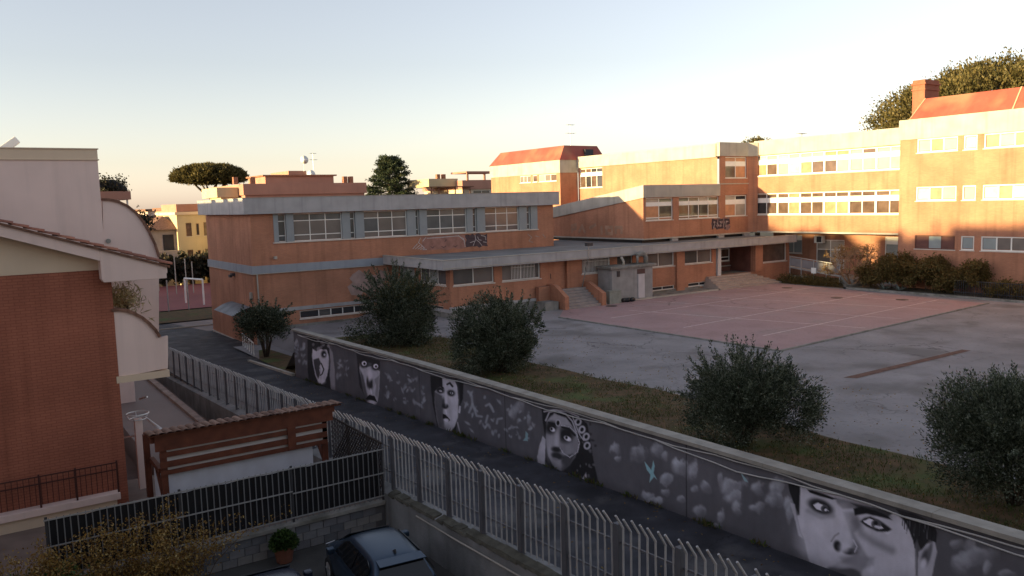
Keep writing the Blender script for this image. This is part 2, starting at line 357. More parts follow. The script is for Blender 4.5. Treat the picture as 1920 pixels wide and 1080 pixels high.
# car park, house yard, passage
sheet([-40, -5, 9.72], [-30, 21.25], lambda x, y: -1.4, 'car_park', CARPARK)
sheet([-6, 9.72], [21.3, 29.5], lambda x, y: -1.02, 'house_yard', M('yard_paving', (.16, .12, .10), .9, .25, 1))
sheet([-40, 9.85], [29.5, 75], lambda x, y: -2.62, 'sunken_lane', M('lane_concrete', (.17, .13, .12), .9, .2, .6))
mb = MB(); mb.box(5.4, 8.2, 29.5, 60, -2.62, -1.5); o = mb.build('raised_passage', M('passage_screed', (.20, .155, .14), .75, .1, .4)); o['kind'] = 'structure'
mb = MB(); mb.box(8.2, 8.5, 29.52, 60, -2.6, -1.36)
mb.top('passage_parapet', M('parapet_plaster', (.26, .19, .16), .9, .25, 2, .3), 'low brown plastered parapet along the sunken passage beside the house', 'wall')
# far road, bank, sports court beyond the alley
sheet([-20, 60], [69.5, 84], lambda x, y: -2.0, 'cross_road', M('pale_road', (.20, .17, .16), .9, .15, .3))
mb = MB(); mb.box(-20, 60, 73.0, 73.15, -2.0, -1.88); o = mb.build('pavement_edge', CONC_L); o['kind'] = 'structure'
sheet([-20, 60], [77, 83.5], lambda x, y: -1.9 + .25 * (y > 80), 'grass_bank', GRASSG)
sheet([-5, 45], [84, 112], lambda x, y: -1.62, 'sports_court_surface', M('sports_red', (.20, .065, .065), .8, .12, .2))

# ------------------------------------------------------------------ school: gymnasium
gym = thing('gymnasium_building', 'two-storey brick gymnasium with deep grey cornice and large gridded upper windows', 'building', (17, 57.5, 0))
F = Facade('-Y', 57.5); FL = Facade('-X', 17.0)
GT = M('glass_taupe', (.17, .145, .13), .12, .18, .7, spec=.5); GT2 = M('glass_taupe_dark', (.10, .095, .09), .1, .2, .7, spec=.5)
mb = MB(); F.wall(mb, 17.0, 43.7, -1.7, 7.66, [(18.65, 41.96, 5.6, 7.6), (20.23, 26.1, -.09, .5)], .35); mb.build('front_wall', BRICK, gym)
mb = MB(); FL.wall(mb, 57.5, 69.6, -2.2, 7.66, [(58.3, 59.6, -2.0, .2)], .2); mb.build('side_wall', BRICK, gym)
mb = MB(); mb.box(43.5, 43.7, 57.6, 69.6, 4, 7.66); mb.box(17.1, 43.5, 69.4, 69.6, -2, 7.66); mb.build('rear_wall', BRICK, gym)
mb = MB()
for a, b in ((16.5, 44.1),): mb.box(a, b, 57.08, 57.45, 7.65, 8.78)
mb.box(16.5, 16.86, 57.45, 70.0, 7.65, 8.78); mb.box(43.74, 44.1, 57.45, 70, 7.65, 8.78); mb.box(16.86, 43.74, 69.64, 70, 7.65, 8.78)
mb.build('cornice', CONC, gym, bevel=.02)
mb = MB(); mb.box(16.86, 43.74, 57.45, 69.64, 7.7, 8.45); mb.build('roof', ROOFT, gym)
mb = MB(); mb.box(16.46, 44.14, 57.04, 57.5, 8.783, 8.81); mb.box(16.46, 16.9, 57.5, 70.0, 8.783, 8.81); mb.build('coping', CONC_L, gym)
xs = [(18.65, 19.0), (19.58, 20.13), (23.85, 24.49), (24.92, 25.62), (29.28, 30.03), (30.37, 31.04), (34.77, 35.34), (35.75, 36.54), (40.03, 40.82), (41.27, 41.96)]
for a, b in xs:
    mb = MB(); F.box(mb, a, b, -.03, .3, 5.6, 7.62); mb.build('window_pier', GREYPAINT, gym)
for a, b in ((20.13, 23.85), (25.62, 29.28), (31.04, 34.77), (36.54, 40.03)):
    F.window(gym, a, b, 5.6, 7.6, (1, 1, 1), (.42, 1.12, .5), .055, .06, .14, pick(GT, GT, GT, GT2, G_GREY), sill=False)
for a, b in ((19.0, 19.58), (24.49, 24.92), (30.03, 30.37), (35.34, 35.75), (40.82, 41.27)):
    F.window(gym, a, b, 5.6, 7.6, (1,), (.42, 1.12, .5), .05, .06, .2, pick(GT2, G_GREY), sill=False)
mb = MB(); F.box(mb, 18.55, 42.05, -.09, .3, 5.52, 5.597); mb.build('long_sill', MARBLE, gym)
mb = MB(); F.box(mb, 16.92, 28.0, -.10, .0, 3.45, 4.0); FL.box(mb, 57.5, 69.6, -.10, .0, 3.45, 4.0); mb.build('string_course', M('bluish_grey_paint', (.26, .28, .31), .8, .08, 1, .2), gym)
mb = MB(); F.box(mb, 16.9, 28.0, -.115, .0, 3.40, 3.447); FL.box(mb, 57.4, 69.6, -.115, .0, 3.40, 3.447); mb.build('string_course_lip', CONC_L, gym)
mb = MB(); F.box(mb, 17.0, 27.9, -.05, .0, .58, .84); mb.build('basement_lintel', CONC, gym)
F.window(gym, 20.23, 26.1, -.09, .5, (1.5, 1, 1, 1, 1, .6), (1,), .06, .07, .08, pick(G_DARK, G_DARK, GT2), sill=True)
mb = MB(); F.box(mb, 17.0, 27.9, -.06, -.0, -1.7, -.45); mb.build('plinth', CONC_D, gym)
mb = MB(); mb.tube([(17.25, 57.42, 3.4), (17.28, 57.4, -1.4)], .05, 8); mb.build('downpipe', CONC_L, gym)
mb = MB(); mb.tube([(18.6, 57.5, 4.5), (18.6, 57.35, 4.52)], .1, 8); mb.box(18.5, 18.7, 57.2, 57.36, 4.42, 4.62); mb.build('wall_lamp', CONC_L, gym)
mb = MB(); mb.box(16.75, 17.0, 62.0, 62.5, 3.05, 3.25); mb.box(16.6, 16.8, 62.05, 62.45, 2.95, 3.15); mb.build('floodlight', METAL_D, gym)
mb = MB(); mb.box(16.86, 17.0, 57.9, 58.25, 1.6, 2.1); mb.build('junction_box', CONC_L, gym)
mb = MB(); mb.box(16.9, 16.99, 58.3, 59.6, -2.0, .2); mb.build('service_door', M('brown_door', (.14, .05, .035), .6, .1), gym)
mb = MB(); FL.box(mb, 57.45, 69.6, -.12, 0, -2.1, -1.9); mb.build('kerb_plinth', CONC_L, gym)
# corrugated awning
aw = thing('corrugated_awning', 'curved corrugated plastic awning over the side door of the gymnasium', 'awning', (16.9, 61, .7))
mb = MB(); n = 40
for i in range(n + 1):
    y = 58.2 + 5.2 * i / n
    for t in range(7):
        u = t / 6; x = 16.97 - 1.35 * u; z = 1.02 - .12 * u - .42 * u * u + .022 * math.cos(i * 2.4); mb.v.append((x, y, z))
for i in range(n):
    for t in range(6): mb.f.append((i * 7 + t, i * 7 + t + 1, (i + 1) * 7 + t + 1, (i + 1) * 7 + t)); mb.m.append(0)
mb.build('sheet', M('grey_corrugated', (.17, .18, .195), .45, .35, 1.2), aw, smooth=True)
for y in (58.3, 60.0, 61.7, 63.3):
    mb = MB(); mb.tube([(16.97, y, .98), (16.3, y, .80), (15.75, y, .52)], .03, 6); mb.tube([(16.97, y, .3), (15.9, y, .62)], .025, 6); mb.build('bracket', METAL_D, aw)
# graffiti panels on the gym (flat paint)
def paint(parent, name, strokes, fac, mat, d=-.004, w_=.07):
    m_ = MB()
    for st in strokes:
        for (a0, z0), (a1, z1) in zip(st[:-1], st[1:]):
            dx, dz = a1 - a0, z1 - z0; l = math.hypot(dx, dz) or 1; nx, nz = -dz / l * w_ / 2, dx / l * w_ / 2; ex, ez = dx / l * w_ * .4, dz / l * w_ * .4
            m_.add([fac.pt(a0 + nx - ex, d, z0 + nz - ez), fac.pt(a0 - nx - ex, d, z0 - nz - ez), fac.pt(a1 - nx + ex, d, z1 - nz + ez), fac.pt(a1 + nx + ex, d, z1 + nz + ez)], [(0, 1, 2, 3)])
            d -= .0004
    return m_.build(name, mat, parent)
PA_W = M('paint_white', (.42, .37, .36), .8, .2, 5); PA_D = M('paint_dark', (.075, .05, .055), .8, .3, 3); PA_P = M('paint_pink', (.29, .15, .12), .8, .25, 2); PA_G = M('paint_pale', (.30, .25, .22), .85, .25, 3)
def rough_patch(parent, name, fac, a0, a1, z0, z1, mat, d, n=10, jit=.08, seed=1):
    r = random.Random(seed); pts = []
    for k in range(n): pts.append((a0 + (a1 - a0) * k / n, z0 + r.uniform(-jit, jit)))
    for k in range(5): pts.append((a1 + r.uniform(-jit, jit), z0 + (z1 - z0) * k / 5))
    for k in range(n): pts.append((a1 - (a1 - a0) * k / n, z1 + r.uniform(-jit, jit)))
    for k in range(5): pts.append((a0 + r.uniform(-jit, jit), z1 - (z1 - z0) * k / 5))
    m_ = MB(); m_.add([fac.pt(a, d, z) for a, z in pts], [tuple(range(len(pts)))]); return m_.build(name, mat, parent)
rough_patch(gym, 'graffiti_panel', F, 30.5, 34.6, 4.35, 5.42, PA_P, -.004, seed=3); rough_patch(gym, 'graffiti_panel', F, 34.62, 36.7, 4.36, 5.42, PA_D, -.0045, seed=5)
r = random.Random(4)
paint(gym, 'graffiti_strokes', [[(29.7 + .22 * k, 4.55 - .03 * k), (30.1 + .2 * k, 4.9 - .12 * k)] for k in range(5)] + [[(30.4, 5.35), (30.2, 5.0), (30.5, 4.75), (30.75, 4.5)], [(30.9, 5.4), (30.6, 5.1)], [(31.0, 5.3), (33.9, 5.36), (34.4, 5.1), (34.5, 4.45)], [(33.9, 5.4), (34.5, 4.9)]], F, PA_W, -.006, .06)
paint(gym, 'graffiti_strokes', [[(31.3, 4.62), (31.45, 4.50), (31.6, 4.60)], [(32.3, 4.58), (32.5, 4.48), (32.7, 4.6)], [(33.4, 4.56), (33.6, 4.48), (33.75, 4.6)], [(32.6, 4.95), (32.75, 5.1)]], F, PA_D, -.010, .05)
paint(gym, 'graffiti_strokes', [[(35.3, 4.5), (35.55, 5.0), (35.5, 5.35)], [(35.55, 5.0), (35.9, 4.75), (36.15, 4.45)], [(35.0, 4.75), (35.4, 4.85)], [(36.1, 5.3), (36.5, 5.2), (36.55, 4.9)], [(36.3, 4.75), (36.6, 4.7)], [(35.75, 5.2), (35.85, 4.95), (36.1, 4.9)]], F, PA_W, -.012, .05)
paint(gym, 'graffiti_strokes', [[(40.9, 5.2), (41.3, 4.9), (41.0, 4.6), (41.4, 4.45)], [(41.7, 5.0), (42.1, 4.9)], [(42.5, 5.1), (42.8, 4.8)]], F, PA_G, -.006, .06)
rough_patch(gym, 'paint_over_patch', F, 24.3, 27.2, 1.35, 2.9, M('patch_pink', (.34, .24, .21), .85, .25, 1.5), -.004, 8, .35, 9)

# ------------------------------------------------------------------ school: single-storey entrance building
lb = thing('entrance_building', 'long single-storey brick school building with flat grey roof and white glazed door', 'building', (28, 48.9, 0))
F = Facade('-Y', 48.9); FL = Facade('-X', 28.05)
W1 = [(28.3, 31.7), (32.4, 35.85), (39.85, 42.75), (43.5, 45.2), (46.4, 49.95), (51.1, 54.6)]
ops = [(a, b, 2.27, 3.46) for a, b in W1] + [(36.45, 38.4, 1.3, 3.46), (55.1, 60.1, 1.02, 3.5), (61.4, 64.9, 1.75, 3.46)]
ops += [(47.2, 49.9, .3, .62), (51.6, 54.4, .3, .62), (29.0, 33.5, .62, .82)]
mb = MB(); F.wall(mb, 28.05, 65.28, .62 - .62, 3.52, ops, .3, [(55.1, 60.1, 1.02, 3.5)]); mb.build('front_wall', BRICK, lb)
mb = MB(); FL.wall(mb, 48.9, 57.4, -.7, 3.52, [(49.5, 53.4, 2.27, 3.46), (54.2, 56.8, 2.27, 3.46), (50, 54.5, .4, .74)], .25); mb.build('side_wall', BRICK, lb)
mb = MB(); F.box(mb, 27.98, 36.3, -.12, 0, -.6, .60); F.box(mb, 40.4, 53.0, -.06, 0, -.2, .28); FL.box(mb, 48.8, 57.4, -.12, 0, -.9, .38); mb.build('plinth', CONC_D, lb)
mb = MB(); F.box(mb, 27.9, 36.3, -.16, 0, .62, .80); FL.box(mb, 48.75, 57.4, -.16, 0, .40, .60); mb.build('plinth_band', CONC, lb)
# recess back
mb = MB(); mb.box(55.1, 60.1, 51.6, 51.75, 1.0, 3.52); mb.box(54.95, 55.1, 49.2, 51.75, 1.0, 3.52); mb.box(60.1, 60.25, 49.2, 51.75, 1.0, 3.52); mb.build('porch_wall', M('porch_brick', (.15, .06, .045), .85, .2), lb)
F2 = Facade('-Y', 51.6); F2.window(lb, 57.2, 59.9, 1.95, 3.1, (1, 1), (.4, 1), .07, .08, -.06, pick(G_DARK, G_BROWN), sill=True)
mb = MB(); mb.box(55.25, 60.0, 51.4, 51.6, 1.45, 1.52); mb.build('porch_rail', CONC_L, lb)
mb = MB(); mb.box(55.1, 60.1, 49.2, 51.6, .9, 1.0); mb.build('porch_floor', CONC_D, lb)
mb = MB(); mb.box(55.2, 55.6, 48.75, 49.1, 1.02, 3.5); mb.build('porch_post', METAL_W, lb)
mb = MB(); mb.box(60.15, 61.2, 48.7, 49.15, 1.02, 3.5); mb.build('porch_column', BRICK, lb)
for k, x in enumerate((50.0, 50.5)):
    pass
mb = MB(); mb.box(50.05, 51.0, 48.72, 48.9, .1, 3.5); mb.build('pilaster', BRICK, lb)
for (a, b), c in zip(W1, ((1, 1), (1, 1), (1, 1), (1,), (1, 1), (1, 1))):
    F.window(lb, a, b, 2.27, 3.46, c, (1,), .07, .06, .12, pick(GT, GT, GT2))
F.window(lb, 61.4, 64.9, 1.75, 3.46, (1,), (1,), .06, .05, .12, pick(G_BROWN))
FL.window(lb, 49.5, 53.4, 2.27, 3.46, (1, 1, 1), (1,), .06, .06, .1, pick(G_FROST, G_GREY)); FL.window(lb, 54.2, 56.8, 2.27, 3.46, (1, 1), (1,), .06, .06, .1, pick(G_FROST))
for a, b in ((47.2, 49.9), (51.6, 54.4)): F.window(lb, a, b, .3, .62, (1, 1), (1,), .05, .05, .06, pick(G_DARK), sill=True)
F.window(lb, 29.0, 33.5, .62, .82, (1, 1), (1,), .03, .05, .06, pick(G_DARK), sill=False); FL.window(lb, 50, 54.5, .4, .74, (1, 1, 1), (1,), .04, .05, .06, pick(G_DARK), sill=False)
# window grilles
for (a, b), (g0, g1) in (((32.4, 35.85), (33.2, 35.3)), ((39.85, 42.75), (39.95, 42.65))):
    gr = MB(); k = int((g1 - g0) / .13)
    for i in range(k + 1): x = g0 + (g1 - g0) * i / k; gr.box(x - .012, x + .012, 48.86, 48.884, 2.3, 3.4)
    gr.box(g0, g1, 48.862, 48.882, 2.32, 2.345); gr.box(g0, g1, 48.862, 48.882, 3.2, 3.225); gr.build('window_grille', WHITE, lb)
# door
dr = F.window(lb, 36.45, 38.4, 1.3, 3.46, (.75, 1.3, .75), (.9, 1.1), .07, .08, .35, pick(G_DARK), sill=False, name='glazed_door')
mb = MB(); mb.box(37.0, 37.04, 49.17, 49.23, 2.1, 2.5); mb.build('handle', METAL_D, dr)
# roof and fascia
mb = MB()
mb.box(27.0, 65.2, 48.0, 48.3, 3.5, 4.16); mb.box(27.0, 27.3, 48.3, 57.38, 3.5, 4.16)
mb.build('fascia', CONC, lb, bevel=.015)
mb = MB(); mb.box(26.96, 65.24, 47.96, 48.16, 4.163, 4.21); mb.box(26.96, 27.16, 48.16, 57.38, 4.163, 4.21); mb.box(27.02, 65.2, 47.97, 48.0, 3.58, 3.63); mb.build('white_edge_trim', CONC_L, lb)
mb = MB(); mb.box(27.3, 65.25, 48.3, 57.4, 3.53, 4.02); mb.build('flat_roof', ROOFT, lb)
mb = MB(); mb.box(43.9, 65.2, 57.4, 66, 3.53, 4.02); mb.build('flat_roof', ROOFT, lb)
mb = MB(); mb.tube([(39.75, 47.94, 3.55), (39.75, 47.9, 4.55)], .03, 6); mb.build('lamp_pole', CONC_L, lb)
mb = MB(); mb.box(39.45, 40.05, 47.75, 48.0, 4.5, 4.75); mb.box(39.5, 40.0, 47.74, 47.76, 4.53, 4.72); mb.build('roof_floodlight', METAL_D, lb)
mb = MB(); mb.tube([(39.68, 47.95, 3.5), (39.68, 48.85, .8)], .035, 6); mb.build('downpipe', CONC_D, lb)
# steps with parapets
st = thing('entrance_steps', 'grey stone steps with stepped brick parapets below the white glazed door', 'steps', (38, 48, 0))
for k in range(7):
    mb = MB(); mb.box(36.75 + .0, 39.9, 46.75 + .29 * k, 48.88, .185 * k + .003, .185 * (k + 1)); mb.build('step', M('step_stone', (.27, .235, .22), .8, .15, 2), st)
mb = MB(); mb.prism([(46.6, -.1), (48.88, -.1), (48.88, 1.75), (47.9, 1.75), (46.6, .95)], 'x', 36.35, 36.72); mb.box(35.3, 36.35, 48.4, 48.78, -.1, 1.65); mb.build('parapet', BRICK, st)
mb = MB(); mb.prism([(46.6, -.1), (48.88, -.1), (48.88, 1.75), (48.3, 1.7), (46.6, .95)], 'x', 39.93, 40.3); mb.build('parapet', BRICK, st)
mb = MB(); mb.box(36.31, 36.76, 46.58, 48.88, 1.0, 1.0); 
mb = MB(); mb.box(35.0, 36.2, 47.2, 48.3, -.6, .62); mb.top('concrete_planter_block', CONC_D, 'weathered concrete block left of the brick entrance steps', 'planter')
st2 = thing('wide_steps', 'broad pale stone steps leading up to the recessed school porch', 'steps', (58, 48, 0))
for k in range(6):
    mb = MB(); mb.box(53.4 + .25 * k * .3, 61.6 - .45 * k, 46.9 + .33 * k, 48.88, .17 * k + .003, .17 * (k + 1)); mb.build('step', M('pale_step', (.36, .29, .25), .8, .12, 2), st2)
# pavement along the wall
mb = MB(); mb.box(40.4, 53.3, 47.15, 48.85, -.1, .10); o = mb.build('pavement', CONC_D); o['kind'] = 'structure'
mb = MB(); mb.box(40.4, 53.3, 47.0, 47.147, -.1, .13); mb.build('kerb', CONC_L, o)
# shed
sh = thing('utility_shed', 'small grey concrete shed with narrow white door against the school wall', 'shed', (43.6, 47.9, .1))
mb = MB(); mb.box(41.4, 45.7, 47.16, 48.83, .102, 2.62); mb.build('walls', M('shed_render', (.26, .255, .25), .9, .15, 1.5, .35), sh)
mb = MB(); mb.box(41.15, 45.95, 46.92, 48.86, 2.625, 2.82); mb.build('roof_slab', CONC_D, sh, bevel=.03)
mb = MB(); mb.box(44.1, 44.78, 47.10, 47.155, .16, 2.05); mb.build('door', M('shed_door', (.46, .44, .45), .6, .08), sh)
mb = MB(); mb.box(44.02, 44.86, 47.135, 47.157, 2.08, 2.45); mb.build('lintel_recess', M('shed_dark', (.10, .06, .055), .8, .1), sh)
mb = MB(); mb.box(41.9, 42.2, 47.12, 47.157, 2.0, 2.45); mb.build('vent_hole', METAL_D, sh)
mb = MB(); mb.box(40.75, 41.9, 46.7, 47.12, .0, .95); mb.box(40.7, 41.95, 46.66, 47.14, .953, 1.02); mb.top('meter_box', M('box_render', (.24, .25, .22), .9, .15, 2, .2), 'low grey rendered box beside the concrete shed', 'utility box')
mb = MB()
for k in range(9): mb.lathe((42.3 + .16 * k * .8 + random.uniform(-.05, .05), 46.85 + random.uniform(-.1, .1), .0), [(.05, 0), (.17, .08), (.15, .25), (.05, .33)], 8)
mb.top('rubbish_bags', M('black_bag', (.02, .02, .022), .35, .2), 'heap of black bin bags in front of the concrete shed', 'bin bags', smooth=True)
# vent pipes on the shed roof
vp = thing('vent_duct', 'curved grey ventilation duct rising from the shed roof to the fascia', 'duct', (45, 47.6, 2.8))
mb = MB(); mb.tube([(45.4, 47.6, 2.83), (45.4, 47.6, 3.3), (45.2, 47.6, 3.55), (44.8, 47.6, 3.62), (44.5, 47.6, 3.5)], .2, 10); mb.build('elbow', CONC_D, vp, smooth=True)
mb = MB(); mb.tube([(44.4, 47.5, 2.83), (44.4, 47.5, 3.48)], .1, 8); mb.build('riser', CONC_D, vp, smooth=True)
mb = MB(); mb.tube([(42.9, 47.5, 2.83), (42.95, 47.5, 3.1), (42.7, 47.5, 3.48)], .09, 8); mb.top('vent_pipe', CONC_L, 'thin bent vent pipe on left part of the shed roof', 'pipe', smooth=True)
# ------------------------------------------------------------------ school: classroom block with tower
cb = thing('classroom_block', 'shaded brick classroom block with square corner tower rising behind the low roof', 'building', (50.5, 53.2, 4.2))
F = Facade('-Y', 53.2); FS = Facade('-X', 50.5); FT = Facade('-X', 60.4)
def X(px, py=400, y=53.2): return at(px, py, y=y).x
wa = (X(1211), X(1262)); wb = (X(1273), X(1348)); wc = (X(1360), X(1400))
ops = [(*wa, 6.0, 8.0), (*wb, 6.0, 8.0), (*wc, 6.05, 8.1), (*wc, 9.72, 11.75)]
mb = MB(); F.wall(mb, 50.5, 60.4, 4.42, 8.06, ops[:2], .25); F.wall(mb, 60.4, 65.28, 4.42, 11.8, ops[2:], .25); mb.build('front_wall', BRICK, cb)
# side wall with a sloping parapet, and its concrete cornice
mb = MB(); mb.add([(50.5, 53.2, 4.42), (50.5, 68, 4.42), (50.5, 68, 6.05), (50.5, 53.2, 8.06)], [(0, 1, 2, 3)]); mb.build('side_wall', BRICK, cb)
mb = MB(); mb.prism([(53.05, 8.06), (68, 6.07), (68, 7.15), (53.05, 9.17)], 'x', 50.38, 50.7); mb.build('side_cornice', CONC_L, cb)
mb = MB(); F.box(mb, 50.705, 60.38, -.15, .2, 8.06, 9.17); mb.build('cornice', CONC_L, cb)
mb = MB(); mb.add([(50.7, 53.4, 8.9), (60.4, 53.4, 8.9), (60.4, 68, 7.0), (50.7, 68, 7.0)], [(0, 1, 2, 3)]); mb.build('sloping_roof', ROOFT, cb)
mb = MB(); F.box(mb, 50.4, 65.2, -.12, .3, 4.3, 4.417); mb.box(50.4, 50.6, 53.5, 68, 4.3, 4.417); mb.build('base_ledge', CONC_L, cb)
for x in (X(1265, 450), X(1352, 445), X(1400, 440)):
    mb = MB(); mb.box(x - .4, x + .4, 53.15, 53.45, 4.03, 4.297); mb.build('stub_column', CONC, cb)
mb = MB(); mb.box(50.8, 65.2, 53.7, 53.9, 4.03, 4.297); mb.box(50.8, 51, 53.9, 67, 4.03, 4.297); mb.build('underside_wall', METAL_D, cb)  # dark box fills the gap under the block, standing in for its shade
# tower
mb = MB(); mb.prism([(64.55, 53.195), (65.28, 53.195), (65.28, 52.6)], 'z', 4.42, 11.8); mb.build('corner_chamfer', BRICK, cb)
mb = MB(); mb.prism([(64.4, 53.05), (65.1, 53.05), (65.1, 52.45)], 'z', 11.8, 13.1); mb.build('corner_cornice', CONC_L, cb)
mb = MB(); F.box(mb, 60.3, 65.28, -.15, .25, 11.8, 13.1); mb.build('tower_cornice', CONC_L, cb)
mb = MB(); F.box(mb, 60.4, 65.25, -.06, 0, 9.12, 9.22); mb.build('tower_ledge', CONC_L, cb)
mb = MB(); FT.wall(mb, 53.45, 74.45, 6.9, 11.72, [(70.2, 74.2, 9.4, 11.6)], .2); mb.build('upper_side_wall', BRICK, cb)
mb = MB(); mb.box(60.2, 60.5, 53.46, 74.4, 11.725, 13.0); mb.build('upper_side_cornice', CONC_L, cb)
mb = MB(); mb.box(60.5, 75, 53.46, 74.4, 12.4, 12.6); mb.build('flat_roof', ROOFT, cb)
lit = pick(G_BROWN, G_BROWN, G_CURT, G_DARK)
rowsW = (1.15, .42, .42)
shade = pick(G_BROWN, G_DARK, G_BLIND, G_CURT)
F.window(cb, *wa, 6.0, 8.0, (1, 1), (.18, 1.1, .32, .34), .07, .07, .1, shade, panels={2: WHITEP}); F.window(cb, *wb, 6.0, 8.0, (1, 1, 1, 1), (.18, 1.1, .32, .34), .07, .07, .1, shade, panels={2: WHITEP})
for z0 in (6.05, 9.72): F.window(cb, *wc, z0, z0 + 2.0, (1, 1), (1.15, .42, .38), .07, .07, .1, shade, panels={1: WHITEP})
FT.window(cb, 70.2, 74.2, 9.4, 11.6, (1, 1, 1, 1), (1.2, .35, .4), .06, .07, .08, lit, panels={1: WHITEP})
PA_K = M('paint_black', (.05, .035, .045), .8, .3, 4)
gx = X(1336, 420); rough_patch(cb, 'graffiti_fill', F, gx - .15, gx + 2.45, 4.85, 5.85, M('paint_mauve', (.20, .13, .13), .85, .35, 3), -.0025, 9, .16, 17)
paint(cb, 'graffiti_strokes', [[(gx, 4.95), (gx, 5.75), (gx + .55, 5.7), (gx + .55, 5.4), (gx, 5.35)], [(gx + .2, 5.35), (gx + .6, 4.95)],
    [(gx + 1.4, 5.75), (gx + .9, 5.7), (gx + .9, 5.4), (gx + 1.4, 5.3), (gx + 1.4, 5.0), (gx + .8, 5.0)], [(gx + 1.75, 4.9), (gx + 1.75, 5.75), (gx + 2.3, 5.7), (gx + 2.35, 5.4), (gx + 1.8, 5.3)]], F, PA_K, -.004, .21)
paint(cb, 'graffiti_strokes', [[(gx + .12, 5.0), (gx + .3, 5.35), (gx + .25, 5.62)], [(gx + 1.0, 5.62), (gx + 1.2, 5.45), (gx + 1.1, 5.1)], [(gx + 1.85, 5.05), (gx + 1.9, 5.6), (gx + 2.2, 5.55)], [(gx + .6, 5.5), (gx + .85, 5.2)], [(gx + 1.5, 5.1), (gx + 1.65, 5.55)]], F, PA_W, -.012, .05)
paint(cb, 'graffiti_strokes', [[(63.4, 4.9), (63.4, 5.5), (62.8, 5.6), (62.8, 5.2), (63.3, 5.1)], [(62.3, 4.9), (61.8, 5.5), (61.4, 4.9)], [(60.6, 5.3), (59.8, 5.6)], [(58.9, 4.8), (58.9, 5.4)], [(58.3, 5.4), (57.4, 5.4), (57.4, 4.8), (58.2, 4.8), (58.2, 5.3)], [(56.9, 4.9), (56.9, 5.4), (56.1, 5.4), (56.1, 4.9)]], FS, M('paint_faded', (.34, .20, .135), .85, .25, 1.5), -.004, .3)['kind'] = 'stuff'

# ------------------------------------------------------------------ school: sunlit wing with ribbon windows
wg = thing('classroom_wing', 'sunlit brick wing with two long rows of white ribbon windows', 'building', (65.3, 45, 0))
F = Facade('-X', 65.3)
mb = MB(); F.wall(mb, 37.5, 53.05, 4.5, 11.86, [(37.7, 52.9, 6.1, 8.15), (37.7, 52.9, 9.85, 11.8)], .3); mb.build('front_wall', BRICK, wg)
mb = MB(); F.box(mb, 37.5, 53.0, -.12, .3, 11.865, 13.25); mb.build('cornice', CONC_L, wg)
mb = MB(); mb.box(65.6, 76, 37.5, 53.0, 12.4, 12.9); mb.build('flat_roof', ROOFT, wg)
mb = MB(); mb.box(65.25, 68.2, 37.5, 53.0, 4.35, 4.497); mb.build('soffit', CONC_L, wg)
wingp = lambda i, j: random.choice((G_BROWN, G_BROWN, G_BROWN, G_DARK, G_CURT, G_PAPER, G_BROWN)) if j == 0 else random.choice((G_BROWN, G_BROWN, G_BROWN, G_CURT))
wingq = lambda i, j: random.choice((G_BLIND, G_BLIND, G_BROWN, G_BLIND, G_PAPER, G_CURT))
bays = [(37.7 + 15.2 * k / 6 , 37.7 + 15.2 * (k + 1) / 6) for k in range(6)]
for z0, z1 in ((6.1, 8.15), (9.85, 11.8)):
    for a, b in bays: F.window(wg, a, b, z0, z1, (1, 1), (1.15, .42, .42), .09, .08, .1, wingp if z0 < 9 else wingq, panels={1: WHITEP}, sill=False)
    mb = MB(); F.box(mb, 37.65, 52.95, -.07, .11, z0 - .09, z0 - .003); mb.build('long_sill', MARBLE, wg)
# things seen in the classroom windows: sheets of paper
FR = Facade('-X', 68.2)
mb = MB(); FR.wall(mb, 37.5, 53.0, 0, 4.35, [(49.6, 51.6, 2.2, 4.0), (38.6, 41.0, 1.6, 4.0), (45.0, 48.0, .9, 3.6)], .2); mb.build('ground_floor_wall', BRICK, wg)
FR.window(wg, 49.6, 51.6, 2.2, 4.0, (1, 1), (1.2, .4), .07, .07, .06, pick(G_FROST), panels={1: WHITEP}); FR.window(wg, 38.6, 41.0, 1.6, 4.0, (1,), (1.5, .5), .08, .06, .06, pick(G_FROST), panels={1: WHITEP})
FR.window(wg, 45.0, 48.0, .9, 3.6, (1, 1), (1.2, .6), .07, .07, .06, pick(GT, G_BLIND), sill=False)
mb = MB(); mb.box(67.7, 68.15, 47.0, 47.9, 3.3, 4.0); mb.lathe((67.7, 47.45, 3.65), [(.0, 0)], 4) if False else None
ac = mb.build('air_conditioner', WHITEP, wg); q = MB(); q.box(67.66, 67.698, 47.1, 47.6, 3.38, 3.92); q.build('fan_grille', METAL_D, ac)
mb = MB(); mb.tube([(67.95, 38.1, 1.0), (67.95, 38.1, 4.3)], .06, 8); mb.build('downpipe', WHITEP, wg)
mb = MB(); mb.box(65.35, 68.2, 37.52, 37.7, 0, 4.35); mb.build('end_wall', BRICK, wg)

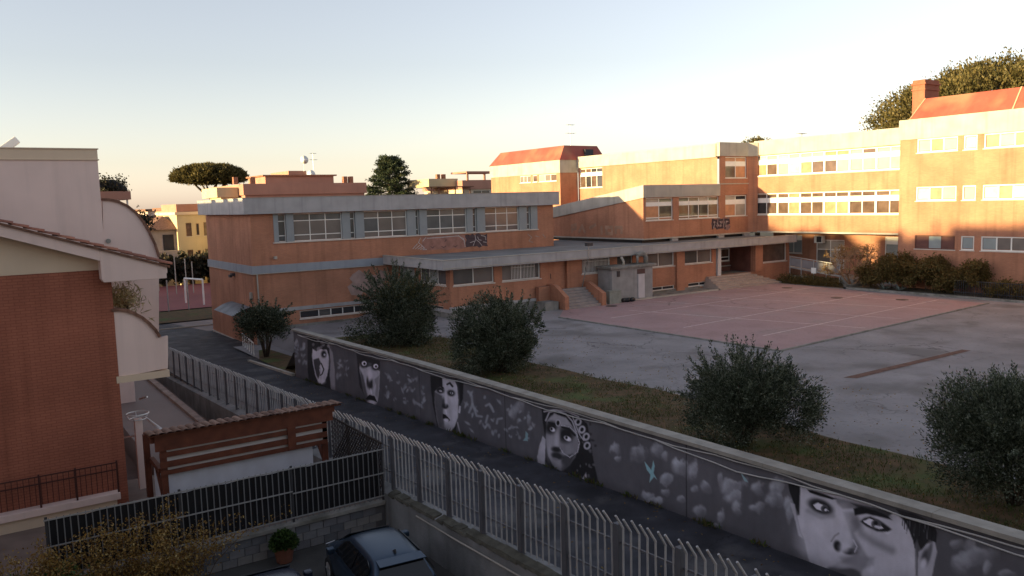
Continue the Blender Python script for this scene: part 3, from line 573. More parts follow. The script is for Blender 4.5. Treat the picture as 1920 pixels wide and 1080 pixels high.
# ------------------------------------------------------------------ school: right-hand block with mansard roof
rb = thing('mansard_block', 'tall brick block with small white windows under a red mansard roof, far right', 'building', (64.3, 28, 0))
F = Facade('-X', 64.3)
rows = [(3.32, 4.41), (7.18, 8.29), (11.02, 12.1)]
bl = [(32.86, 36.07), (31.4, 32.4), (26.6, 30.9), (24.9, 25.9), (20.2, 24.4), (15, 19)]
ops = [(a, b, z0, z1) for z0, z1 in rows for a, b in bl]
mb = MB(); F.wall(mb, 10, 37.5, -.1, 12.12, ops, .2); mb.build('front_wall', BRICK, rb)
mb = MB(); F.box(mb, 10, 37.55, -.14, .3, 12.125, 13.72); mb.build('cornice', CONC_L, rb)
mb = MB(); mb.box(64.33, 78, 37.3, 37.49, 0, 12.1); mb.build('return_wall', BRICK, rb)
lite = pick(G_BLIND, G_BLIND, G_PAPER, G_CURT)
for zi, (z0, z1) in enumerate(rows):
    for k, (a, b) in enumerate(bl):
        n = 1 if b - a < 1.5 else (4 if b - a > 4 else 3)
        if zi == 0 and k == 0:
            w_ = F.window(rb, a, b, z0, z1, (1, 1, 1), (1,), .05, .05, .06, lambda i, j: G_FROST if i == 1 else M('brown_shutter', (.13, .06, .05), .7, .15), frame=M('brown_shutter', (.13, .06, .05)))
        else: F.window(rb, a, b, z0, z1, (1,) * n, (1,), .09, .09, .05, lite if zi else pick(G_FROST, G_FROST, GT), sill=True)
mb = MB(); mb.add([(65.6, 9, 13.7), (65.6, 37.6, 13.7), (76, 37.6, 13.7), (76, 9, 13.7), (67.0, 10, 15.55), (67.0, 36.95, 15.55), (74.6, 36.95, 15.55), (74.6, 10, 15.55)],
    [(0, 1, 5, 4), (1, 2, 6, 5), (2, 3, 7, 6), (3, 0, 4, 7), (4, 5, 6, 7)]); ro = mb.build('mansard_roof', REDROOF, rb)
for y in (29.6, 22.2):
    mb = MB(); mb.beam((65.58, y, 13.72), (66.98, y, 15.57), .10, .05); mb.build('seam', M('seam_pale', (.5, .3, .2), .6), ro)
mb = MB(); mb.beam((65.58, 37.6, 13.72), (66.98, 36.97, 15.57), .10, .05); mb.build('seam', M('seam_pale', (.5, .3, .2), .6), ro)
ch = MB(); ch.box(67.0, 69.2, 37.05, 38.1, 12.4, 17.15); ch.box(66.93, 69.27, 36.98, 38.17, 16.3, 16.42); ch.box(66.9, 69.3, 36.95, 38.2, 16.75, 16.9); ch.build('chimney', brick('red_chimney_brick', (.36, .12, .07), (.32, .10, .06), (.25, .12, .08), .25, .075, .1, .2), ro)

# ------------------------------------------------------------------ school: rear stair block
sb = thing('stair_block', 'distant lit school block with red mansard roof showing above the gymnasium roof', 'building', (57.75, 74.5, 0))
F = Facade('-X', 57.75); FY = Facade('-Y', 74.5)
mb = MB(); F.wall(mb, 74.5, 89.1, 0, 11.2, [(75.2, 78.6, 10.3, 11.12), (79.0, 79.9, 10.3, 11.12), (80.3, 82.6, 10.3, 11.12)], .15); FY.wall(mb, 57.75, 60.35, 0, 11.2); mb.build('walls', BRICK, sb)
mb = MB(); F.box(mb, 74.4, 89.2, -.1, .3, 11.203, 12.66); FY.box(mb, 58.06, 60.35, -.1, .3, 11.203, 12.66); mb.build('cornice', CONC_L, sb)
for a, b, n in ((75.2, 78.6, 3), (79.0, 79.9, 1), (80.3, 82.6, 3)): F.window(sb, a, b, 10.3, 11.12, (1,) * n, (1,), .06, .07, .05, pick(G_BLIND, GT, G_BROWN), sill=True)
mb = MB(); mb.add([(57.6, 74.3, 12.66), (64.6, 74.3, 12.66), (64.6, 89.3, 12.66), (57.6, 89.3, 12.66), (58.75, 74.9, 14.35), (63.7, 74.9, 14.35), (63.7, 88.2, 14.35), (58.75, 88.2, 14.35)],
    [(0, 1, 5, 4), (1, 2, 6, 5), (2, 3, 7, 6), (3, 0, 4, 7), (4, 5, 6, 7)]); ro = mb.build('mansard_roof', REDROOF, sb)
mb = MB(); mb.box(61.4, 62.6, 74.3, 74.9, 13.0, 13.9); mb.build('dormer_opening', METAL_D, ro)
def antenna(name, loc, h, label, arms=3, r=.03):
    t = thing(name, label, 'antenna', loc)
    m_ = MB(); m_.tube([loc, (loc[0], loc[1], loc[2] + h)], r, 6); m_.build('mast', METAL_G, t)
    for k in range(arms):
        z = loc[2] + h * (.6 + .38 * k / max(1, arms - 1)); l = .55 - .1 * k
        m_ = MB(); m_.tube([(loc[0] - l, loc[1], z), (loc[0] + l, loc[1], z)], r * .7, 5)
        for q in range(4): m_.tube([(loc[0] - l + 2 * l * q / 3, loc[1] - .3, z), (loc[0] - l + 2 * l * q / 3, loc[1] + .3, z)], r * .5, 4)
        m_.build('crossbar', METAL_G, t)
    return t
antenna('roof_antenna', (61.0, 76.5, 14.36), 2.6, 'thin television antenna on the rear red mansard roof', 2, .04)
v = at(1503, 258, x=68.5); antenna('roof_antenna', (v.x, v.y, 12.9), v.z + .4 - 12.9, 'small television antenna behind the lit ribbon-window wing parapet', 2, .05)

# ------------------------------------------------------------------ things in front of the wing: ramp, planting bed
rp = thing('access_ramp', 'grey steel access ramp with solid railing beside the school porch', 'ramp', (64, 44, 0))
mb = MB(); mb.hexa([(62.6, 41.6, .75), (64.2, 41.6, .75), (64.2, 46.9, 1.32), (62.6, 46.9, 1.32), (62.6, 41.6, .9), (64.2, 41.6, .9), (64.2, 46.9, 1.45), (62.6, 46.9, 1.45)]); mb.build('deck', METAL_G, rp)
for k, y in enumerate((41.7, 43.0, 44.3, 45.6, 46.8)):
    z = .75 + (y - 41.6) * .107
    mb = MB(); mb.box(62.58, 62.66, y - .04, y + .04, 0, z + 1.05); mb.build('post', METAL_G, rp)
for k, y in enumerate((41.7, 43.0, 44.3, 45.6)):
    z = .95 + (y - 41.6) * .107; y2 = y + 1.22
    z2 = .95 + (y2 - 41.6) * .107
    mb = MB(); mb.hexa([(62.6, y + .05, z), (62.64, y + .05, z), (62.64, y2, z2), (62.6, y2, z2), (62.6, y + .05, z + .75), (62.64, y + .05, z + .75), (62.64, y2, z2 + .75), (62.6, y2, z2 + .75)]); mb.build('infill_panel', M('mesh_panel', (.17, .16, .165), .7, .1), rp)
mb = MB(); mb.beam((62.62, 41.6, 1.83), (62.62, 46.9, 2.38), .08, .06); mb.build('handrail', METAL_G, rp)
mb = MB(); mb.hexa([(62.6, 40.4, .0), (64.2, 40.4, .0), (64.2, 41.58, 0), (62.6, 41.58, 0), (62.6, 40.4, .62), (64.2, 40.4, .62), (64.2, 41.58, .88), (62.6, 41.58, .88)]); mb.build('lower_block', CONC_D, rp)
mb = MB(); mb.box(62.52, 62.56, 44.0, 44.5, .95, 1.45); mb.build('notice_plate', WHITEP, rp)
mb = MB(); mb.box(60.9, 61.1, 13, 40.2, -.1, .16); mb.box(60.9, 64.3, 40.0, 40.2, -.1, .3); o = mb.build('planting_bed_kerb', CONC_D); o['kind'] = 'structure'
sheet([61.1, 64.28], [13, 25, 40.0], lambda x, y: .10, 'planting_bed', EARTH); sheet([61.2, 68.1], [40.3, 47.9], lambda x, y: .03, 'ramp_garden', GRASSG)
mb = MB()
for y in np.arange(20, 31.5, .16): mb.box(61.6, 61.63, y, y + .03, .1, 1.25)
mb.box(61.59, 61.64, 20, 31.5, 1.2, 1.24); mb.box(61.59, 61.64, 20, 31.5, .35, .39)
mb.top('garden_railing', METAL_D, 'low dark metal railing in front of the right-hand school block', 'railing')

# ------------------------------------------------------------------ far houses
def house(name, label, x0, x1, y0, y1, z0, z1, wm, roofm, wins=(), par=.5, fmat=None, xs=None):
    t = thing(name, label, 'building', (x0, y0, z0)); m_ = MB(); FY_ = Facade('-Y', y0); FX_ = Facade('-X', x0)
    oy = [w_[1:] for w_ in wins if w_[0] == 'y']; ox = [w_[1:] for w_ in wins if w_[0] == 'x']
    FY_.wall(m_, x0, x1, z0, z1, oy, .15); FX_.wall(m_, y0, y1, z0, z1, ox, .15); m_.box(x1 - .1, x1, y0 + .1, y1, z0, z1); m_.box(x0 + .1, x1 - .1, y1 - .1, y1, z0, z1); m_.build('walls', wm, t)
    m_ = MB(); m_.box(x0 - .25, x1 + .25, y0 - .25, y1 + .25, z1 + .003, z1 + par); m_.build('roof', roofm, t)
    for w_ in wins:
        f = FY_ if w_[0] == 'y' else FX_
        f.window(t, *w_[1:], (1, 1) if w_[2] - w_[1] > 1.2 else (1,), (1,), .06, .06, .05, pick(G_DARK, G_BROWN), sill=True, frame=fmat or WHITE)
    return t
SHUT = M('wood_shutter', (.16, .07, .04), .7, .2)
yb = house('terraced_apartment_building', 'terracotta apartment block with stepped rooftop seen behind the gymnasium', 32.1, 49.3, 110, 126, -2, 9.9, STUCCO_O, STUCCO_O, [('y', 34.5, 36, 7.5, 9), ('y', 40, 41.5, 7.5, 9)], 1.5)
for (a, b, z0, z1, y0, mt, nm) in ((35.9, 45.9, 11.42, 12.5, 113, STUCCO_O, 'penthouse'), (39.6, 42.2, 12.52, 13.3, 114, STUCCO_O, 'lift_housing'), (29.0, 31.8, 9.7, 11.0, 112, STUCCO_Y, 'side_terrace'), (35.5, 46.3, 12.503, 12.7, 112.7, TERRA, 'penthouse_eave')):
    mb = MB(); mb.box(a, b, y0, y0 + 8, z0, z1); mb.build(nm, mt, yb)
mb = MB(); mb.box(29.6, 31.8, 112.5, 118, -2, 9.7); mb.build('side_wall', STUCCO_Y, yb)
for x in (31.0, 33.3, 46.6, 47.5):
    mb = MB(); mb.box(x, x + .6, 111, 111.6, 11.4, 12.35); mb.build('chimney', TERRA, yb)
mb = MB(); mb.lathe((0, 0, 0), [(.05, 0), (.35, .06), (.5, .16)], 14)
for k, (px_, py_, lab) in enumerate(((570, 300, 'white satellite dish high on the terracotta block rooftop mast'), (583, 327, 'white satellite dish on the terracotta block lift housing'))):
    v = at(px_, py_, y=113.5); t = thing('satellite_dish', lab, 'satellite dish', tuple(v), 'rooftop satellite dishes')
    m_ = MB(); m_.lathe((0, 0, 0), [(.05, 0), (.38, .05), (.6, .16)], 16)
    R = Matrix.Rotation(math.radians(80), 3, 'X'); m_.v = [tuple(R @ Vector(p) + v) for p in m_.v]; m_.build('dish', WHITEP, t, smooth=True)
    m_ = MB(); m_.tube([(v.x, v.y + .1, v.z), (v.x + .02, v.y + .25, v.z - (1.6 if k == 0 else .6))], .04, 6); m_.build('arm', METAL_G, t)
v = at(588, 318, y=116); antenna('roof_antenna', tuple(v), 2.4, 'tall television antenna on the terracotta apartment rooftop', 2, .05)
tb = house('pergola_apartment_building', 'pale yellow apartment block with rooftop pergola between cedar and mansard block', 72.0, 84, 120, 134, -2, 10.4, STUCCO, STUCCO_O, [('y', 74.0, 77.5, 8.4, 10.2)], 1.5)
mb = MB(); mb.box(66.5, 72.2, 122, 130, 10.9, 12.3); mb.build('terrace_room', STUCCO_Y, tb)
mb = MB(); mb.box(73.5, 80, 121, 126, 11.95, 12.0); mb.box(73.3, 80.2, 120.8, 126.2, 13.2, 13.5); mb.box(73.5, 73.8, 121, 121.3, 12, 13.2); mb.box(77.0, 77.3, 121, 121.3, 12, 13.2); mb.build('rooftop_frame', STUCCO_O, tb)
mb = MB(); mb.box(64.4, 73, 118.0, 120, 10.75, 10.9); mb.build('pergola_roof', SHUT, tb)
for x in (64.8, 66.2, 67.8, 69.3, 70.8, 72.2):
    mb = MB(); mb.box(x, x + .15, 118.1, 118.25, 8, 10.75); mb.build('pergola_post', SHUT, tb)
mb = MB(); mb.box(64.4, 72, 118, 120, 7.8, 8.0); mb.build('terrace_slab', STUCCO, tb)
for x in (67.5, 68.6):
    mb = MB(); mb.box(x + 1.2, x + 1.8, 123, 123.6, 12.3, 13.1); mb.build('chimney', TERRA, tb)
SC = 119 / 95
def sz(z): return 8 + (z - 8) * SC
ly = house('yellow_apartment_building', 'yellow apartment block with brown shutters left of the gymnasium', 20.1 * SC, 26 * SC, 119, 132, -2.7, sz(7.6), STUCCO_Y, STUCCO, [('y', a * SC, b * SC, sz(c), sz(d)) for a, b, c, d in ((21.0, 21.6, 5.2, 6.7), (22.1, 22.4, 5.3, 6.6), (22.9, 23.7, 5.2, 6.7), (21.0, 21.6, 2.2, 3.7), (22.1, 22.4, 2.3, 3.6), (22.9, 23.7, 2.2, 3.7), (21.0, 21.6, -.2, .9), (22.9, 23.7, -.2, .9))], .4, SHUT)
mb = MB(); mb.box(20.3 * SC, 25.8 * SC, 120, 130, sz(7.6) + .403, sz(7.6) + 1.5); mb.build('roof_wall', STUCCO_O, ly)
# small house with hipped roof
hh = thing('hipped_house', 'small grey house with dark hipped roof beyond the sports court', 'building', (23, 122, -2.7))
a, b, p = at(272, 432, y=120), at(338, 428, y=120), at(305, 405, y=124)
GS = M('grey_stucco', (.32, .26, .23), .9, .12)
mb = MB(); mb.box(a.x + .6, b.x - .3, 120, 130, -2.7, a.z); mb.build('walls', GS, hh)
mb = MB(); mb.add([(a.x, 119.2, a.z), (b.x, 119.2, a.z), (b.x, 130.8, a.z), (a.x, 130.8, a.z), (p.x, 124, p.z), (p.x, 127, p.z)], [(0, 1, 4), (1, 2, 5, 4), (2, 3, 5), (3, 0, 4, 5), (0, 3, 2, 1)]); mb.build('roof', TERRA_D, hh)
mb = MB(); mb.box(a.x + 1.0, b.x - .5, 118.6, 119.99, a.z - 4.0, a.z - 2.9); mb.build('balcony', GS, hh)
mb = MB(); mb.box(a.x + 2.2, a.x + 3.6, 119.93, 119.997, a.z - 2.9, a.z - .7); mb.build('balcony_door', G_DARK, hh); mb = MB(); mb.box(a.x + 4.3, a.x + 5.8, 119.93, 119.997, a.z - 2.5, a.z - .9); mb.build('window', G_DARK, hh)
for k, (px0, px1, pyt, Y, mt, lab) in enumerate(((276, 326, 392, 190, STUCCO_P, 'faint pink flat-roofed building far beyond the sports court'), (262, 322, 405, 170, STUCCO, 'low pale building in the far distance behind the hipped house'), (318, 340, 389, 150, STUCCO_O, 'far reddish building just left of the yellow apartment block'))):
    a, b = at(px0, pyt, y=Y), at(px1, pyt, y=Y); t = thing('distant_building', lab, 'building', (a.x, Y, -2), 'buildings far beyond the court')
    mb = MB(); mb.box(a.x, b.x, Y, Y + 12, -2.5, a.z - .5); mb.build('walls', mt, t); mb = MB(); mb.box(a.x - .5, b.x + .5, Y - .6, Y + 12.5, a.z - .497, a.z); mb.build('roof', TERRA_D, t)
    for j in range(3):
        x = a.x + (b.x - a.x) * (j + .6) / 3.4; mb = MB(); mb.box(x, x + 1.1, Y - .05, Y - .002, a.z - 2.6, a.z - 1.3); mb.build('window', G_DARK, t)
# goal frames
def goal(loc, w_, h, label, ry):
    t = thing('goal_frame', label, 'goal', loc); x, y, z = loc
    for s in (0, 1):
        m_ = MB(); m_.tube([(x + w_ * s * math.cos(ry), y + w_ * s * math.sin(ry), z), (x + w_ * s * math.cos(ry), y + w_ * s * math.sin(ry), z + h)], .09, 8); m_.build('post', WHITEP, t)
    m_ = MB(); m_.tube([(x, y, z + h), (x + w_ * math.cos(ry), y + w_ * math.sin(ry), z + h)], .09, 8); m_.build('crossbar', WHITEP, t)
goal((19.3, 89.6, -1.62), 3.4, 2.6, 'white goal frame on the red sports court beyond the alley', math.radians(-72))
for k, (px_, pt, pb, Y) in enumerate(((331, 475, 545, 100), (350, 485, 540, 103), (363, 490, 545, 100), (275, 535, 600, 84), (317, 525, 590, 84), (298, 525, 545, 106), (236, 535, 600, 84), (355, 540, 590, 84))):
    a, b = at(px_, pt, y=Y), at(px_, pb, y=Y); mb = MB(); mb.tube([(b.x, Y, -1.7), (b.x, Y, max(a.z, 1.2) if Y < 90 else a.z)], .06, 6)
    mb.top('court_pole', CONC_L if Y > 95 else METAL_G, ('tall pale pole', 'thin pale pole', 'pale pole', 'grey fence pole', 'grey fence pole', 'short grey pole', 'grey fence pole', 'grey fence pole')[k] + (' left of the goal frame', ' behind the goal frame', ' right of the goal frame beside the gymnasium', ' before the red court under the eave', ' just right of the eave tip', ' behind the red court under the eave', ' nearest the brick house corner', ' before the red court beside the goal')[k], 'pole', 'poles round the sports court')
# ------------------------------------------------------------------ painted wall along the alley
MX = 15.2
def cap_z(y): return float(np.interp(y, [-20, 0, 6, 14, 22, 29, 44.5], [1.95, 1.86, 1.82, 1.74, 1.64, 1.56, 1.22]))
mw_ = thing('mural_wall', 'long grey concrete wall painted with large black and white faces of children', 'wall', (15.3, 20, 0))
mb = MB(); ys = [-12, 0, 6, 14, 22, 29, 44.5]
for i in range(len(ys) - 1):
    a, b = ys[i], ys[i + 1]
    mb.hexa([(15.21, a, alley_z(a) - .4), (15.42, a, alley_z(a) - .4), (15.42, b, alley_z(b) - .4), (15.21, b, alley_z(b) - .4), (15.21, a, cap_z(a) - .1), (15.42, a, cap_z(a) - .1), (15.42, b, cap_z(b) - .1), (15.21, b, cap_z(b) - .1)])
mb.build('core', CONC_D, mw_)
for i in range(len(ys) - 1):
    a, b = ys[i], ys[i + 1]; n = max(1, int((b - a) / 2.0))
    for k in range(n):
        p, q = a + (b - a) * k / n + .004, a + (b - a) * (k + 1) / n - .004
        m_ = MB(); m_.hexa([(15.10, p, cap_z(p) - .098), (15.50, p, cap_z(p) - .098), (15.50, q, cap_z(q) - .098), (15.10, q, cap_z(q) - .098), (15.10, p, cap_z(p)), (15.50, p, cap_z(p)), (15.50, q, cap_z(q)), (15.10, q, cap_z(q))])
        m_.build('coping_slab', M('coping_concrete', (.27, .25, .22), .9, .2, 2, .3, .3, 40), mw_)
yv = np.concatenate([np.arange(0.5, 18, .022), np.arange(18, 32, .03), np.arange(32, 44.45, .04), [44.45]]); nz = 96
yy = np.repeat(yv, nz); tt = np.tile(np.linspace(0, 1, nz), len(yv))
z0 = np.array([alley_z(a) - .05 for a in yv]); z1 = np.array([cap_z(a) - .1 for a in yv])
zz = np.repeat(z0, nz) * (1 - tt) + np.repeat(z1, nz) * tt
V = np.stack([np.full_like(yy, MX), yy, zz], 1)
rel = V - np.array([0, 0, CAM_H]); dep = rel @ np.array(FW); PX = 960 + CAM_F * (rel @ np.array(RT)) / dep; PY = 540 - CAM_F * (rel @ np.array(UP)) / dep
VAL = np.full(len(yy), .135); TEAL = np.zeros(len(yy))
def fbm(x, y, seed, oct_=5):
    r = np.random.default_rng(seed); g = r.random((64, 64)); o = np.zeros_like(x); a = 1.; s = 0.
    for k in range(oct_):
        xi, yi = np.floor(x).astype(int), np.floor(y).astype(int); fx, fy = x - xi, y - yi; fx = fx * fx * (3 - 2 * fx); fy = fy * fy * (3 - 2 * fy)
        G = lambda i, j: g[(xi + i) % 64, (yi + j) % 64]
        o += a * ((G(0, 0) * (1 - fx) + G(1, 0) * fx) * (1 - fy) + (G(0, 1) * (1 - fx) + G(1, 1) * fx) * fy); s += a; a *= .5; x = x * 2.03 + 7; y = y * 2.03 + 3
    return o / s
N1 = fbm(yy * .9, zz * .9, 1); N2 = fbm(yy * 3.5, zz * 3.5, 2); N3 = fbm(yy * 7, zz * 1.2, 3); N5 = fbm(yy * 4.2 + 9, zz * 4.2 + 4, 21); N4 = fbm(yy * 14, zz * 14, 8, 3)
VAL *= .8 + .4 * N1
def comp(mask, val, teal=None, sel=slice(None)):
    VAL[sel] = VAL[sel] * (1 - mask) + val * mask
    if teal is not None: TEAL[sel] = TEAL[sel] * (1 - mask) + teal * mask
def smooth(a, b, t): t = np.clip((t - a) / (b - a), 0, 1); return t * t * (3 - 2 * t)
WOB = 1.2
def sub(pts, pad):
    p = np.array(pts); lo, hi = p.min(0) - pad, p.max(0) + pad
    return np.nonzero((PX > lo[0]) & (PX < hi[0]) & (PY > lo[1]) & (PY < hi[1]))[0]
def segd(x, y, a, b):
    ax, ay = a; bx, by = b; dx, dy = bx - ax, by - ay; L2 = dx * dx + dy * dy + 1e-9
    t = np.clip(((x - ax) * dx + (y - ay) * dy) / L2, 0, 1); return np.hypot(x - ax - t * dx, y - ay - t * dy)
def poly(pts, val, soft=1.5, al=1.0, teal=0, tex=.0):
    s = sub(pts, soft * 2 + 2)
    if len(s) == 0: return
    x, y = PX[s] + (N4[s] - .5) * WOB, PY[s] + (N2[s] - .5) * WOB * 2; ins = np.zeros(len(s), bool); d = np.full(len(s), 1e9)
    for (a, b) in zip(pts, pts[1:] + pts[:1]):
        c = ((a[1] > y) != (b[1] > y)) & (x < (b[0] - a[0]) * (y - a[1]) / (b[1] - a[1] + 1e-12) + a[0]); ins ^= c; d = np.minimum(d, segd(x, y, a, b))
    sd = np.where(ins, d, -d); soft *= .6; comp(smooth(-soft, soft, sd) * al, val * (1 + tex * (N2[s] - .5)), teal, s)
def ell(c, rx, ry, val, rot=0, soft=.35, al=1.0, teal=0):
    s = sub([(c[0] - max(rx, ry) * 1.5, c[1] - max(rx, ry) * 1.5), (c[0] + max(rx, ry) * 1.5, c[1] + max(rx, ry) * 1.5)], 2)
    if len(s) == 0: return
    x, y = PX[s] - c[0], PY[s] - c[1]; u = x * math.cos(rot) + y * math.sin(rot); v_ = -x * math.sin(rot) + y * math.cos(rot)
    r_ = np.sqrt((u / rx) ** 2 + (v_ / ry) ** 2); comp(smooth(1 + soft, 1 - soft, r_) * al, val, teal, s)
def stroke(pts, w_, val, al=1.0, soft=.5, teal=0):
    s = sub(pts, w_ + 2)
    if len(s) == 0: return
    d = np.full(len(s), 1e9)
    for a, b in zip(pts[:-1], pts[1:]): d = np.minimum(d, segd(PX[s], PY[s], a, b))
    comp(smooth(w_ * (.5 + soft * .5), w_ * .5 * (1 - soft), d) * al, val, teal, s)
def puff(cx, cy, rx, ry, val=.36, al=.85, seed=0):
    s = sub([(cx - rx * 1.6, cy - ry * 1.6), (cx + rx * 1.6, cy + ry * 1.6)], 1)
    if len(s) == 0: return
    u, v_ = (PX[s] - cx) / rx + (N2[s] - .5) * 1.5, (PY[s] - cy) / ry + (N5[s] - .5) * 1.3; r_ = np.sqrt(u * u + v_ * v_) + (N2[s] - .5) * 1.3
    edge = smooth(1.25, .55, r_) * (.30 + .70 * smooth(.7, -1.0, v_ + u * .4)); comp(np.clip(edge * al * (.35 + 1.1 * N2[s]), 0, 1), val * (.8 + .4 * N2[s]), .15, s)
def K(ox, oy, sc): return lambda *p: [(ox + a / sc, oy + b / sc) for a, b in p]
A_, B_, C_, D_, E_ = K(520, 600, 5.4), K(760, 660, 6.355), K(960, 720, 4.153), K(1440, 860, 4.0), K(1000, 855, 3.84)
# clouds and doves
for (x, y, rx, ry) in ((805, 510, 45, 60), (820, 580, 25, 22), (980, 545, 62, 70), (1130, 510, 55, 50), (1200, 560, 40, 40), (1300, 640, 55, 60), (1205, 745, 48, 45), (1190, 840, 32, 30), (1040, 875, 36, 45), (1090, 910, 40, 30), (1145, 915, 38, 35), (60, 180, 35, 45), (10, 230, 40, 50), (130, 290, 16, 50), (1320, 900, 40, 30)):
    c = C_((x, y))[0]; puff(*c, rx / 4.153, ry / 4.153)
for (x, y, rx, ry) in ((1050, 80, 50, 60), (1160, 110, 58, 78), (960, 170, 48, 45), (1245, 220, 44, 52), (1345, 160, 22, 52), (1440, 220, 95, 70), (1450, 300, 80, 60), (1610, 230, 48, 52), (1750, 230, 55, 60), (1600, 375, 50, 42), (1350, 450, 28, 66), (1470, 380, 44, 60), (830, 300, 44, 42), (900, 325, 34, 30), (1195, 400, 50, 40), (1160, 240, 30, 28), (1300, 510, 46, 26), (1840, 350, 40, 70), (1700, 330, 36, 36)):
    c = E_((x, y))[0]; puff(*c, rx / 3.84, ry / 3.84)
for (x, y, rx, ry) in ((60, 200, 50, 60), (165, 430, 34, 90), (1520, 650, 62, 48), (1560, 740, 110, 80), (1450, 800, 80, 90), (1640, 830, 30, 60), (1780, 870, 60, 30), (1400, 640, 40, 40), (60, 300, 90, 60)):
    c = D_((x, y))[0]; puff(*c, rx / 4, ry / 4, .34, .8)
rr = np.random.default_rng(12)
for (x0, x1, y0, y1, n) in ((722, 800, 690, 745, 34), (868, 1000, 732, 805, 42), (630, 655, 670, 705, 9), (540, 580, 630, 678, 26)):
    for k in range(n):
        x = rr.uniform(x0, x1); y = rr.uniform(y0, y1) + (x - x0) * .27; a = rr.uniform(-2.2, -.6); l = rr.uniform(3, 8)
        ell((x, y), rr.uniform(1.2, 2.6), l * .8, rr.uniform(.22, .40), a + 1.2, .7, rr.uniform(.35, .8), .2); ell((x + rr.uniform(-4, 4), y + rr.uniform(-3, 3)), rr.uniform(1.2, 3), rr.uniform(1, 2.2), rr.uniform(.22, .36), a, .8, .6, .2)
for p in ([(750, 470), (790, 520), (800, 620), (760, 720)], [(800, 620), (850, 760), (910, 770)], [(960, 640), (1000, 620), (1050, 710)], [(980, 760), (960, 840)], [(1090, 850), (1100, 800), (1150, 790)]): stroke(B_(*p), 4, .33, .7, .9, .2)
poly(C_((1030, 600), (1085, 670), (1100, 595), (1112, 640), (1102, 690), (1130, 745), (1105, 722), (1070, 770), (1077, 705), (1050, 670)), .36, .9, 1, 1.0)
poly(C_((105, 365), (125, 385), (122, 445), (85, 440), (105, 415)), .30, .9, 1, .8); poly(E_((1490, 115), (1530, 160), (1550, 190), (1520, 180)), .32, 1, 1, .8); poly(E_((1850, 240), (1870, 210), (1860, 260)), .3, 1, .6, .5)
# first face, girl with curls
poly(A_((305, 160), (520, 215), (540, 300), (520, 420), (530, 520), (540, 700), (480, 690), (320, 640), (305, 500)), .035, 2)
poly(A_((520, 250), (560, 330), (582, 500), (588, 710), (545, 712), (530, 560), (540, 420)), .28, 2.2)
poly(A_((358, 290), (390, 318), (430, 295), (500, 300), (521, 370), (521, 460), (505, 560), (482, 620), (450, 650), (415, 630), (385, 560), (362, 450), (350, 360)), .50, 1.6)
for k in range(26): c = A_((rr.uniform(330, 520), rr.uniform(180, 300)))[0]; ell(c, rr.uniform(2, 4), rr.uniform(1.5, 3.5), rr.choice([.03, .05, .22, .30]), rr.uniform(0, 3), .5, .8)
poly(A_((365, 400), (420, 385), (445, 440), (425, 470), (440, 520), (415, 600), (395, 560), (375, 480)), .05, 2.2, .92); ell(A_((470, 345))[0], 5, 7, .03, 0, .5); ell(A_((478, 352))[0], 1.8, 2, .5)
stroke(A_((445, 440), (470, 500), (455, 545), (435, 560)), 2.2, .03); stroke(A_((430, 500), (440, 540)), 2.4, .5, .8); ell(A_((450, 625))[0], 6, 4, .6, 0, .8, .7)
# second face, wide eyes
poly(A_((800, 340), (1040, 415), (1040, 500), (960, 440), (880, 410), (835, 440), (850, 600), (880, 760), (830, 660), (812, 460)), .045, 2.2)
poly(A_((832, 440), (900, 480), (960, 465), (1036, 520), (1032, 700), (1015, 830), (965, 862), (900, 800), (872, 720), (850, 600), (832, 510)), .44, 1.8, 1, 0, .2)
poly(A_((835, 500), (870, 560), (900, 700), (930, 830), (890, 800), (855, 660)), .10, 3, .85); poly(A_((980, 600), (1032, 560), (1020, 800), (990, 760), (1000, 660)), .20, 3, .7)
for c, s in (((876, 440), 1.), ((993, 468), .95)):
    ell(A_(c)[0], 8 * s, 8.5 * s, .035, 0, .4); ell(A_((c[0] + 3, c[1]))[0], 4.6 * s, 4.4 * s, .68, 0, .2); ell(A_((c[0] + 6, c[1] + 2))[0], 2.3 * s, 2.6 * s, .02, 0, .2)
ell(A_((945, 650))[0], 6.5, 9, .05, .2, .5); ell(A_((915, 620))[0], 2.4, 9, .07, 0, .6); ell(A_((935, 560))[0], 3.5, 10, .6, 0, .7, .8); ell(A_((975, 640))[0], 2, 8, .5, 0, .5, .6)
poly(A_((893, 795), (930, 755), (985, 770), (1012, 832), (965, 815), (910, 808)), .02, 1.2); ell(A_((955, 838))[0], 8, 4, .6, .2, .5); stroke(A_((945, 700), (955, 745)), 2.5, .6, .6)
# third face, boy
poly(B_((298, 280), (450, 300), (600, 310), (695, 370), (685, 560), (640, 670), (620, 800), (600, 990), (540, 950), (380, 880), (330, 640), (305, 450)), .03, 2)
poly(B_((440, 312), (590, 335), (618, 420), (630, 560), (627, 780), (590, 880), (550, 948), (470, 930), (400, 900), (375, 800), (350, 600), (352, 470), (400, 420), (445, 400)), .43, 1.8, 1, 0, .15)
poly(B_((345, 470), (440, 520), (455, 620), (450, 750), (475, 920), (400, 900), (372, 800), (348, 600)), .12, 4, .9); ell(B_((590, 600))[0], 6, 26, .5, 0, .9, .7)
ell(B_((415, 455))[0], 8, 6, .035, .3, .4); ell(B_((420, 465))[0], 3, 1.6, .42, .3); ell(B_((545, 490))[0], 7.5, 6, .035, .3, .4); ell(B_((552, 490))[0], 3, 2, .5, .3); ell(B_((549, 489))[0], 1.4, 1.6, .02)
stroke(B_((500, 385), (530, 368), (562, 410)), 3.6, .03); stroke(B_((380, 415), (420, 400), (450, 430)), 3.4, .03)
